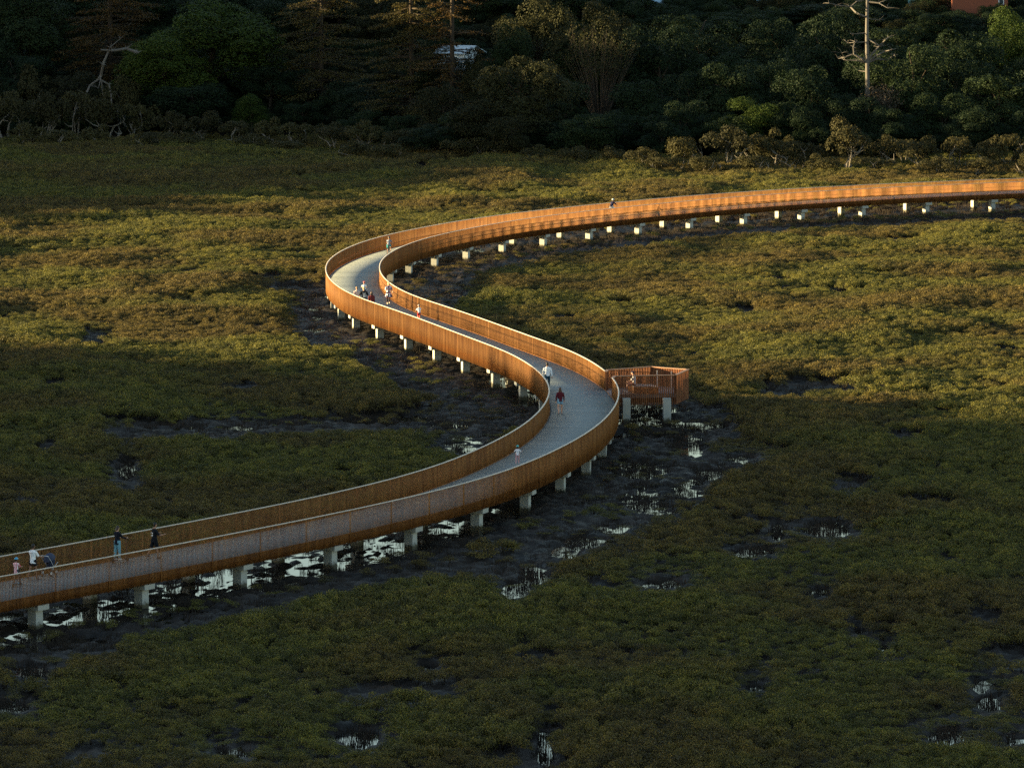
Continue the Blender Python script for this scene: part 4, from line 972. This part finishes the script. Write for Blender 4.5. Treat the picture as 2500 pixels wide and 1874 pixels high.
    if leg_cut > 0 and not skirt: remesh('bottoms', bots, .014 * k + .002, pm('cloth_bottom', bottom, .9, .15), root)
    elif leg_cut > 0:
        lg = MB()
        for (p0, p1, p2) in LG: lg.tube([p0 + P, p1 + P, p2.lerp(p1, .12) + P], [.092 * k, .062 * k, .044 * k], 10)
        lg.build('leggings', pm('cloth_bottom', bottom, .9, .15), root, True)
    shoes.build('shoes', pm('shoe', shoe, .7, .3), root, True)
    ey = MB()
    for sd in (1, -1): ey.ball(hc + V((sd * .028 * hs, .082 * hs, .012 * hs)), (.010 * hs,) * 3, nu=8, nv=6)
    ey.build('eyes', EYE, bo)
    mo = MB(); mo.ball(hc + V((0, .084 * hs, -.058 * hs)), (.022 * hs, .007 * hs, .006 * hs), nu=8, nv=6); mo.build('mouth', pm('lips', (.30, .10, .08), .5, .3), bo)
    if hair:
        h = MB(); h.ball(hc + V((0, -.014 * hs, .022 * hs)), (.086 * hs, .094 * hs, .106 * hs), nu=18, nv=12, zmin=-.35)
        h.ball(hc + V((0, -.040 * hs, -.03 * hs)), (.076 * hs, .062 * hs, .075 * hs), nu=14, nv=8)
        if hair_long:
            b0 = hc + V((0, -.06 * hs, -.02 * hs)); L = hair_long * k
            h.loft([ell_ring(b0 + V((0, -.03 * t * k - .012, -L * t)) , (.080 + .055 * math.sin(math.pi * min(1, t * 1.1)) - .05 * max(0, t - .7)) * k, .045 * k, X, V((0, 1, 0))) for t in (0, .2, .45, .7, .9, 1)])
        remesh('hair', h, .013, pm('hair', hair, .55, .4), root)
    if helmet:
        h = MB(); h.ball(hc + V((0, -.012 * hs, .034 * hs)), (.108 * hs, .130 * hs, .108 * hs), nu=20, nv=12, zmin=-.12)
        ho = h.build('helmet', pm('helmet', helmet, .35, .5), root, True)
        st = MB(); st.tube([hc + V((.088 * hs, 0, .01)), hc + V((.07 * hs, .03 * hs, -.07 * hs)), hc + V((0, .04 * hs, -.122 * hs)), hc + V((-.07 * hs, .03 * hs, -.07 * hs)), hc + V((-.088 * hs, 0, .01))], .006, 6)
        st.build('strap', EYE, ho)
    if hat:
        h = MB(); h.ball(hc + V((0, -.006, .04 * hs)), (.094 * hs, .104 * hs, .085 * hs), nu=18, nv=10, zmin=-.1); h.ball(hc + V((0, .11 * hs, .03 * hs)), (.072 * hs, .075 * hs, .010)); h.build('cap', pm('cap', hat, .8, .2), root, True)
    root['_hold'] = [v for e in ends for v in e]
    return root, to, up, k
def face_mark(parent, up, k, polys, colr, name='print', y=-.128):
    """flat print on the back of a top; polys in (x, z) metres at adult size, seen from behind (x to the right)"""
    m = MB()
    for pl in polys:
        v = []
        for x, z in pl: v.append(up(x, y - .004 * 1.0 + .5 * x * x * 1.6, z))
        m.add(v, [tuple(range(len(v)))])
    return m.build(name, pm('print', colr, .8, .2), parent)
def seven(mask, x0, z0, w, h, t):
    """bars of a seven segment figure"""
    B = {'a': (0, h - t, w, h), 'g': (0, h / 2 - t / 2, w, h / 2 + t / 2), 'd': (0, 0, w, t), 'f': (0, h / 2, t, h), 'b': (w - t, h / 2, w, h), 'e': (0, 0, t, h / 2), 'c': (w - t, 0, w, h / 2)}
    return [[(x0 + a, z0 + b), (x0 + c, z0 + b), (x0 + c, z0 + d_), (x0 + a, z0 + d_)] for q in mask for a, b, c, d_ in (B[q],)]

def keep_on(v, mx=1.55):
    s = nearest_s(v); c, h = on_path(s); l = max(-mx, min(mx, (v.x - c.x) * -math.sin(h) + (v.y - c.y) * math.cos(h))); q = on_path(s, l)[0]
    return Vector((q.x, q.y, ZD + .002)), s
def spot(px, py): return keep_on(at(px, py, ZD))
def way(s): return on_path(s)[1]
def head_spot(px, py, h): return keep_on(at(px, py, ZD + h))
BLACKM = pm('black_rubber', (.015, .015, .015), .7, .3); METAL = mat('brushed_metal', (.45, .45, .45), .35, .5, 1.0)

def bicycle(label, loc, heading, r=.32, frame=(.3, .03, .03), L=1.02):
    t = thing('bicycle', label, 'bicycle', loc, heading - math.pi / 2); fm = mat('bike_paint', frame, .35, .5); k = r / .33
    hub = [Vector((0, -L / 2, r)), Vector((0, L / 2, r))]
    for h in hub:
        w_ = MB(); w_.torus(h, r - .022, .022); wo = w_.build('wheel', BLACKM, t, True)
        s = MB(); s.torus(h, r - .05, .010)
        for i in range(14):
            a = 2 * math.pi * i / 14; s.tube([h + Vector((.02 * (-1) ** i, 0, 0)), h + Vector((0, math.cos(a) * (r - .05), math.sin(a) * (r - .05)))], .0022, 4)
        s.tube([h + Vector((-.05, 0, 0)), h + Vector((.05, 0, 0))], .018, 8); s.build('rim', METAL, wo)
    bb = Vector((0, -.06, r * .9)); st = Vector((0, -.22 * k, r + .42 * k)); hd = Vector((0, L / 2 - .30 * k, r + .44 * k)); hl = Vector((0, L / 2 - .22 * k, r + .26 * k))
    f = MB()
    for a, b, q in ((bb, st, .016), (st, hd, .016), (bb, hl, .020), (hd, hl, .020)): f.tube([a, b], q, 8)
    for x in (-.045, .045):
        f.tube([bb, hub[0] + Vector((x, 0, 0))], .010, 6); f.tube([st, hub[0] + Vector((x, 0, 0))], .008, 6); f.tube([hl, hub[1] + Vector((x, 0, 0))], .012, 6)
    f.build('frame', fm, t)
    hb = MB(); top_ = hd + Vector((0, -.02, .14 * k)); hb.tube([hd, top_], .014, 8); hb.tube([top_ + Vector((-.28 * k, -.06, .02)), top_ + Vector((-.1, 0, 0)), top_ + Vector((.1, 0, 0)), top_ + Vector((.28 * k, -.06, .02))], .012, 8); hb.build('handlebar', BLACKM, t)
    sd = MB(); sp = st + (st - bb).normalized() * .12 * k; sd.tube([st, sp], .013, 8); sd.ball(sp + Vector((0, -.02, .02)), (.07, .13, .03)); sd.build('saddle', BLACKM, t, True)
    c = MB(); c.tube([bb + Vector((.05, 0, 0)), bb + Vector((.09, 0, 0))], .08 * k, 14); c.tube([bb + Vector((-.09, 0, 0)), bb + Vector((-.09, .11 * k, -.12 * k))], .010, 6); c.tube([bb + Vector((.09, 0, 0)), bb + Vector((.09, -.11 * k, .12 * k))], .010, 6)
    c.box(bb + Vector((-.13, .11 * k, -.12 * k)), (.08, .09, .02)); c.box(bb + Vector((.13, -.11 * k, .12 * k)), (.08, .09, .02)); c.build('crank', METAL, t)
    return t
def scooter(label, loc, heading, L=.8, hgt=1.05, r=.10, colr=(.10, .04, .03)):
    t = thing('kick_scooter', label, 'scooter', loc, heading - math.pi / 2); m = mat('scooter_paint', colr, .45, .4)
    for y in (-L / 2, L / 2):
        w_ = MB(); w_.torus((0, y, r), r - .025, .025, n=20); w_.tube([(-.03, y, r), (.03, y, r)], r * .6, 12); w_.build('wheel', BLACKM, t, True)
    b = MB(); b.box((0, -.04, r + .02), (.15, L * .72, .04)); b.tube([(0, L * .32, r + .02), (0, L * .42, r + .16)], .025, 8); b.box((0, -L * .42, r + .11), (.09, .16, .012)); b.build('deck', m, t)
    s = MB(); s.tube([(0, L / 2, r), (0, L / 2 - .03, .3), (0, L / 2 - .10, hgt)], .018, 8); s.build('stem', m, t)
    h = MB(); h.tube([(-.24, L / 2 - .11, hgt), (.24, L / 2 - .11, hgt)], .014, 8); h.build('handlebar', BLACKM, t)
    return t

# 1-2 the child and the woman with the pushchair at the left end
p, s = spot(38.6, 1430.6); hd1 = way(s)
stripes = pm('striped_cloth', (.62, .10, .12)); 
nt = stripes.node_tree; wv = nt.nodes.new('ShaderNodeTexWave'); wv.wave_type = 'BANDS'; wv.bands_direction = 'X'; wv.inputs['Scale'].default_value = 5.2; tcn = nt.nodes.new('ShaderNodeTexCoord'); nt.links.new(tcn.outputs['Object'], wv.inputs[0])
rp = nt.nodes.new('ShaderNodeValToRGB'); rp.color_ramp.interpolation = 'CONSTANT'; rp.color_ramp.elements[0].color = (.62, .08, .12, 1); rp.color_ramp.elements[1].position = .5; rp.color_ramp.elements[1].color = (.80, .72, .74, 1)
nt.links.new(wv.outputs['Fac'], rp.inputs[0]); nt.links.new(rp.outputs[0], nt.nodes['Principled BSDF'].inputs['Base Color'])
person('child in a blue helmet and red and white striped shirt standing on a scooter', p + Vector((0, 0, .13)), hd1 + .15, 1.16, 'tan', top_mat=stripes, top_drop=.22, bottom=(.05, .05, .06), leg_cut=.45, sleeve=.7, hair=(.02, .015, .012), helmet=(.03, .30, .52), shoe=(.10, .30, .42), child=True,
       legs=((8, 10), (-2, 4)), arms=((38, 12, 50), (34, 12, 50)))
scooter('small dark scooter under the child in the blue helmet', p + Vector((.02, .05, 0)), hd1 + .1, .62, .80, .07, (.03, .03, .035))
p, s = spot(82, 1413.7); hd2 = way(s)
r_, to, up, k = person('woman in a white printed t-shirt and black shorts pushing the pushchair', p, hd2, 1.66, 'tan', top=(.80, .81, .83), top_drop=.10, bottom=(.012, .012, .015), leg_cut=.30, sleeve=.6, hair=(.012, .010, .010), shoe=(.10, .10, .11),
       legs=((14, 8), (-12, 10)), arms=((34, 10, 42), (30, 8, 46)))
marks = [[(-.10 + .03 * i, .40), (-.078 + .03 * i, .40), (-.078 + .03 * i, .425), (-.10 + .03 * i, .425)] for i in range(7)]
marks += [[(-.09 + .045 * i + .012 * (j % 2), .34 - .05 * j), (-.068 + .045 * i + .012 * (j % 2), .335 - .05 * j), (-.072 + .045 * i, .36 - .05 * j)] for j in range(3) for i in range(5)]
marks += [[(-.07, .145), (-.035, .15), (-.03, .19), (-.05, .18)], [(.0, .17), (.03, .175), (.025, .20)], [(-.02, .10), (.05, .10), (.04, .115), (-.01, .115)]]
face_mark(to, up, k, marks, (.05, .05, .06), y=-.136)
p2, s2 = spot(112, 1403); hh_ = way(s2)
pc = thing('pushchair', 'navy pushchair with a rounded hood and three wheels pushed by the woman in white', 'pushchair', p2, hh_ - math.pi / 2)
navy = pm('navy_canvas', (.022, .030, .055), .85, .2); pale = mat('pale_alloy', (.55, .54, .52), .4, .5)
for x, y, r in ((-.27, -.28, .15), (.27, -.28, .15), (0, .42, .13)):
    w_ = MB(); w_.torus((x, y, r), r - .03, .03, n=22); wo = w_.build('wheel', BLACKM, pc, True)
    q = MB(); q.tube([(x - .03, y, r), (x + .03, y, r)], r * .55, 14); q.build('hub', pale, wo)
f = MB()
for x in (-.24, .24): f.tube([(x, -.28, .15), (x * .9, .02, .42), (x, -.42, .98)], .014, 7); f.tube([(x * .9, .05, .42), (0, .42, .14)], .014, 7); f.tube([(x * .95, -.15, .30), (x * .9, .3, .62)], .014, 7)
f.tube([(-.24, -.42, .98), (0, -.46, 1.0), (.24, -.42, .98)], .018, 8); f.build('frame', pale, pc)
b = MB(); b.loft([ell_ring(Vector((0, y, z)), rx, ry, Vector((1, 0, 0)), Vector((0, .85, .5))) for y, z, rx, ry in ((-.10, .36, .16, .10), (.0, .46, .20, .20), (.04, .60, .22, .24), (-.04, .80, .22, .22))]); b.build('seat', navy, pc, True)
hdm = MB(); hdm.ball((0, -.05, .78), (.25, .34, .30), Matrix.Rotation(.35, 3, 'X'), nu=20, nv=12, zmin=-.02); hdm.build('hood', pm('navy_hood', (.045, .055, .095), .8, .2), pc, True)
# 3-4 the two in dark tops
p, s = spot(262, 1370); hd3 = way(s)
sp_ = spot(294.5, 1371)[0]
person('person in a black jumper and pale blue striped trousers riding an upright scooter', p + Vector((0, 0, .14)), hd3 - .1, 1.62, 'light', top=(.010, .012, .020), top_drop=.12, bottom=(.16, .33, .40), leg_cut=1, sleeve=1, hair=(.035, .022, .016), hair_long=.10, shoe=(.62, .60, .58),
       legs=((4, 6), (-3, 4)), arms=((32, 14, 52), (30, 10, 50)))
scooter('tall dark scooter ridden by the person in pale blue trousers', Vector((p.x + .12, p.y + .15, ZD + .002)), hd3 - .1, .98, 1.12, .11)
p, s = spot(376, 1362.5); hd4 = way(s)
r_, to, up, k = person('person in a black t-shirt with white back print and black shorts, hands raised', p, hd4 - .45, 1.72, 'mid', top=(.010, .011, .015), top_drop=.12, bottom=(.008, .009, .012), leg_cut=.52, sleeve=.6, hair=(.010, .008, .008), shoe=(.05, .05, .05),
       legs=((12, 6), (-16, 18)), arms=((30, 16, 70), (28, 10, 75)))
face_mark(to, up, k, [[(-.12, .32), (-.05, .31), (-.06, .38), (-.11, .385)], [(.02, .33), (.10, .33), (.10, .37), (.03, .375)], [(-.09, .22), (-.03, .22), (-.03, .25), (-.09, .255)], [(.02, .20), (.10, .205), (.09, .28), (.03, .28)], [(-.07, .17), (.08, .17), (.08, .185), (-.07, .185)]], (.72, .73, .75), y=-.138)
# 5 the small child
p, s = spot(1263.5, 1131.6)
person('small child in a teal helmet, white shirt and pink trousers on the near bend', p, way(s), .98, 'light', top=(.78, .76, .80), top_drop=.06, bottom=(.58, .32, .34), leg_cut=1, sleeve=.6, hair=(.02, .014, .016), hair_long=.16, helmet=(.03, .42, .42), shoe=(.72, .55, .55), child=True,
       legs=((10, 8), (-8, 10)), arms=((25, 32, 75), (25, 32, 75)))
# 6-7 on the bend
p, s = spot(1367.5, 1011.5)
person('woman with long brown hair, dark red jacket and denim shorts walking round the bend', p, way(s) + .1, 1.64, 'light', top=(.095, .014, .022), top_drop=.05, bottom=(.22, .36, .46), leg_cut=.32, sleeve=1, hair=(.075, .030, .014), hair_long=.48, shoe=(.035, .03, .03),
       legs=((12, 6), (-14, 22)), arms=((10, 12, 20), (-4, 12, 16)), wide=1.02)
p, s = head_spot(1336.4, 885, 1.76)
person('man in a white long sleeved shirt and dark blue jeans beside the inner railing', p, way(s), 1.74, 'mid', top=(.78, .80, .84), top_drop=.02, bottom=(.025, .065, .10), leg_cut=1, sleeve=1, hair=(.014, .011, .010), shoe=(.03, .025, .02),
       legs=((14, 6), (-14, 12)), arms=((-10, 14, 10), (16, 14, 14)), wide=1.06)
# 8 the child on the little red bicycle
p, s = head_spot(1023, 742, 1.20); h8 = way(s)
bicycle('tiny red balance bicycle under the child in red shorts', p, h8, .17, (.55, .04, .02), .58)
person('small child in a white shirt and red shorts astride a tiny red bicycle', p + Vector((0, 0, 0)), h8, 1.10, 'light', top=(.78, .80, .82), top_drop=.04, bottom=(.55, .03, .03), leg_cut=.5, sleeve=.6, hair=(.05, .03, .02), shoe=(.5, .08, .06), child=True, helmet=(.25, .22, .20),
       legs=((22, 34), (14, 22)), arms=((42, 14, 30), (42, 14, 30)), lean=12)
# 9 the woman in the flowered dress
fl_ = bpy.data.materials.new('flowered_cloth'); fl_.use_nodes = True; nt = fl_.node_tree; vo = nt.nodes.new('ShaderNodeTexVoronoi'); vo.inputs['Scale'].default_value = 11; tcn = nt.nodes.new('ShaderNodeTexCoord'); nt.links.new(tcn.outputs['Object'], vo.inputs['Vector'])
rp = nt.nodes.new('ShaderNodeValToRGB'); rp.color_ramp.interpolation = 'CONSTANT'; e = rp.color_ramp.elements; e[0].color = (.025, .025, .06, 1); e[1].position = .38; e[1].color = (.74, .70, .70, 1)
for q, c in ((.6, (.55, .22, .26, 1)), (.74, (.10, .08, .16, 1)), (.86, (.78, .74, .74, 1))): k_ = e.new(q); k_.color = c
sp3 = nt.nodes.new('ShaderNodeSeparateColor'); nt.links.new(vo.outputs['Color'], sp3.inputs[0]); nt.links.new(sp3.outputs[0], rp.inputs[0]); nt.links.new(rp.outputs[0], nt.nodes['Principled BSDF'].inputs['Base Color']); nt.nodes['Principled BSDF'].inputs['Roughness'].default_value = .9
p, s = spot(948.5, 741)
person('woman in a flowered dress and black leggings walking towards the camera', p, way(s) + math.pi + .05, 1.62, 'light', top_mat=fl_, bottom=(.012, .010, .012), leg_cut=1, sleeve=.75, hair=(.42, .30, .16), hair_long=.14, shoe=(.62, .48, .36), skirt=(.42, .30, fl_),
       legs=((10, 4), (-10, 10)), arms=((20, 12, 60), (14, 14, 40)), wide=1.08)
# 10-13 the family by the front railing
p, s = head_spot(863.2, 700, 1.64)
person('person with short fair hair and a pale pink top behind the front railing', p, way(s), 1.62, 'light', top=(.52, .40, .38), bottom=(.10, .12, .16), leg_cut=1, sleeve=.6, hair=(.26, .16, .08), shoe=(.5, .5, .5), legs=((12, 4), (-12, 12)), arms=((8, 10, 20), (-8, 10, 20)))
p, s = head_spot(888.5, 700.5, 1.80)
r_, to, up, k = person('broad man in a black jersey with a white number 8 on the back', p, way(s), 1.78, 'light', top=(.012, .016, .020), top_drop=.10, bottom=(.02, .025, .03), leg_cut=.55, sleeve=.75, hair=(.46, .33, .16), shoe=(.1, .1, .1), legs=((12, 4), (-12, 12)), arms=((-6, 20, 30), (10, 20, 34)), wide=1.14)
face_mark(to, up, k, seven('abcdefg', -.078, .06, .156, .27, .046) + [[(-.10 + .035 * i, .38), (-.075 + .035 * i, .38), (-.075 + .035 * i, .415), (-.10 + .035 * i, .415)] for i in range(6)], (.70, .72, .70), 'number', y=-.140)
p, s = head_spot(889.5, 684.5, 1.28); h12 = way(s)
bicycle('small child bicycle ahead of the man in the number 8 jersey', p, h12, .22, (.06, .12, .30), .72)
person('child in a red helmet and white shirt riding ahead of the number 8 jersey', p, h12, 1.18, 'light', top=(.74, .80, .84), top_drop=.04, bottom=(.04, .05, .08), leg_cut=.5, sleeve=.5, hair=(.10, .06, .03), helmet=(.62, .04, .05), shoe=(.4, .4, .4), child=True,
       seat=.60, legs=((62, 70), (30, 52)), arms=((44, 18, 24), (44, 18, 24)), lean=12)
p, s = head_spot(907.5, 712.5, 1.62)
person('woman with brown hair in a long dark red coat behind the front railing', p, way(s), 1.60, 'light', top=(.115, .022, .024), top_drop=.40, bottom=(.02, .02, .025), leg_cut=1, sleeve=1, hair=(.060, .032, .018), hair_long=.20, shoe=(.05, .04, .04), legs=((8, 4), (-8, 8)), arms=((4, 8, 10), (4, 8, 10)), wide=1.05)
# 14 the young cyclist in teal shorts
p, s = spot(948.6, 619.8); h14 = way(s)
bicycle('dark bicycle ridden by the young person in teal shorts', p, h14 + .05, .29, (.03, .03, .035), .92)
person('young cyclist in a grey t-shirt, teal shorts and dark helmet riding away', p, h14 + .05, 1.46, 'light', top=(.20, .21, .25), top_drop=.04, bottom=(.05, .34, .38), leg_cut=.5, sleeve=.45, hair=(.10, .06, .03), helmet=(.05, .045, .04), shoe=(.08, .08, .08), child=True,
       seat=.78, legs=((66, 66), (26, 40)), arms=((50, 16, 16), (50, 16, 16)), lean=20)
# 15 the far cyclist
p, s = spot(1491.5, 528.4); h15 = way(s)
bicycle('bronze bicycle ridden by the far cyclist in navy', p, h15, .34, (.30, .16, .05), 1.05)
person('far cyclist in a navy shirt, pale shorts and a white topped helmet', p, h15, 1.70, 'light', top=(.014, .016, .045), top_drop=.02, bottom=(.62, .58, .55), leg_cut=.45, sleeve=.6, hair=(.03, .02, .015), helmet=(.60, .64, .62), shoe=(.6, .58, .55),
       seat=.92, legs=((64, 62), (22, 30)), arms=((52, 12, 14), (52, 12, 14)), lean=32)
# 16 seated on the bench of the platform
q = bl + (bb - bl) * .42 + ux * .14
person('person in a white top and dark cap sitting at the end of the platform bench', Vector((q.x, q.y, ZD)), math.pi, 1.68, 'light', top=(.80, .78, .76), top_drop=0, bottom=(.30, .12, .10), leg_cut=.5, sleeve=.6, hair=(.03, .02, .02), hat=(.03, .028, .05), shoe=(.78, .76, .74),
       seat=.56, legs=((84, 70), (80, 84)), arms=((30, 10, 40), (24, 10, 50)), lean=6)
for o in COL.objects:
    if '_hold' in o.keys(): del o['_hold']
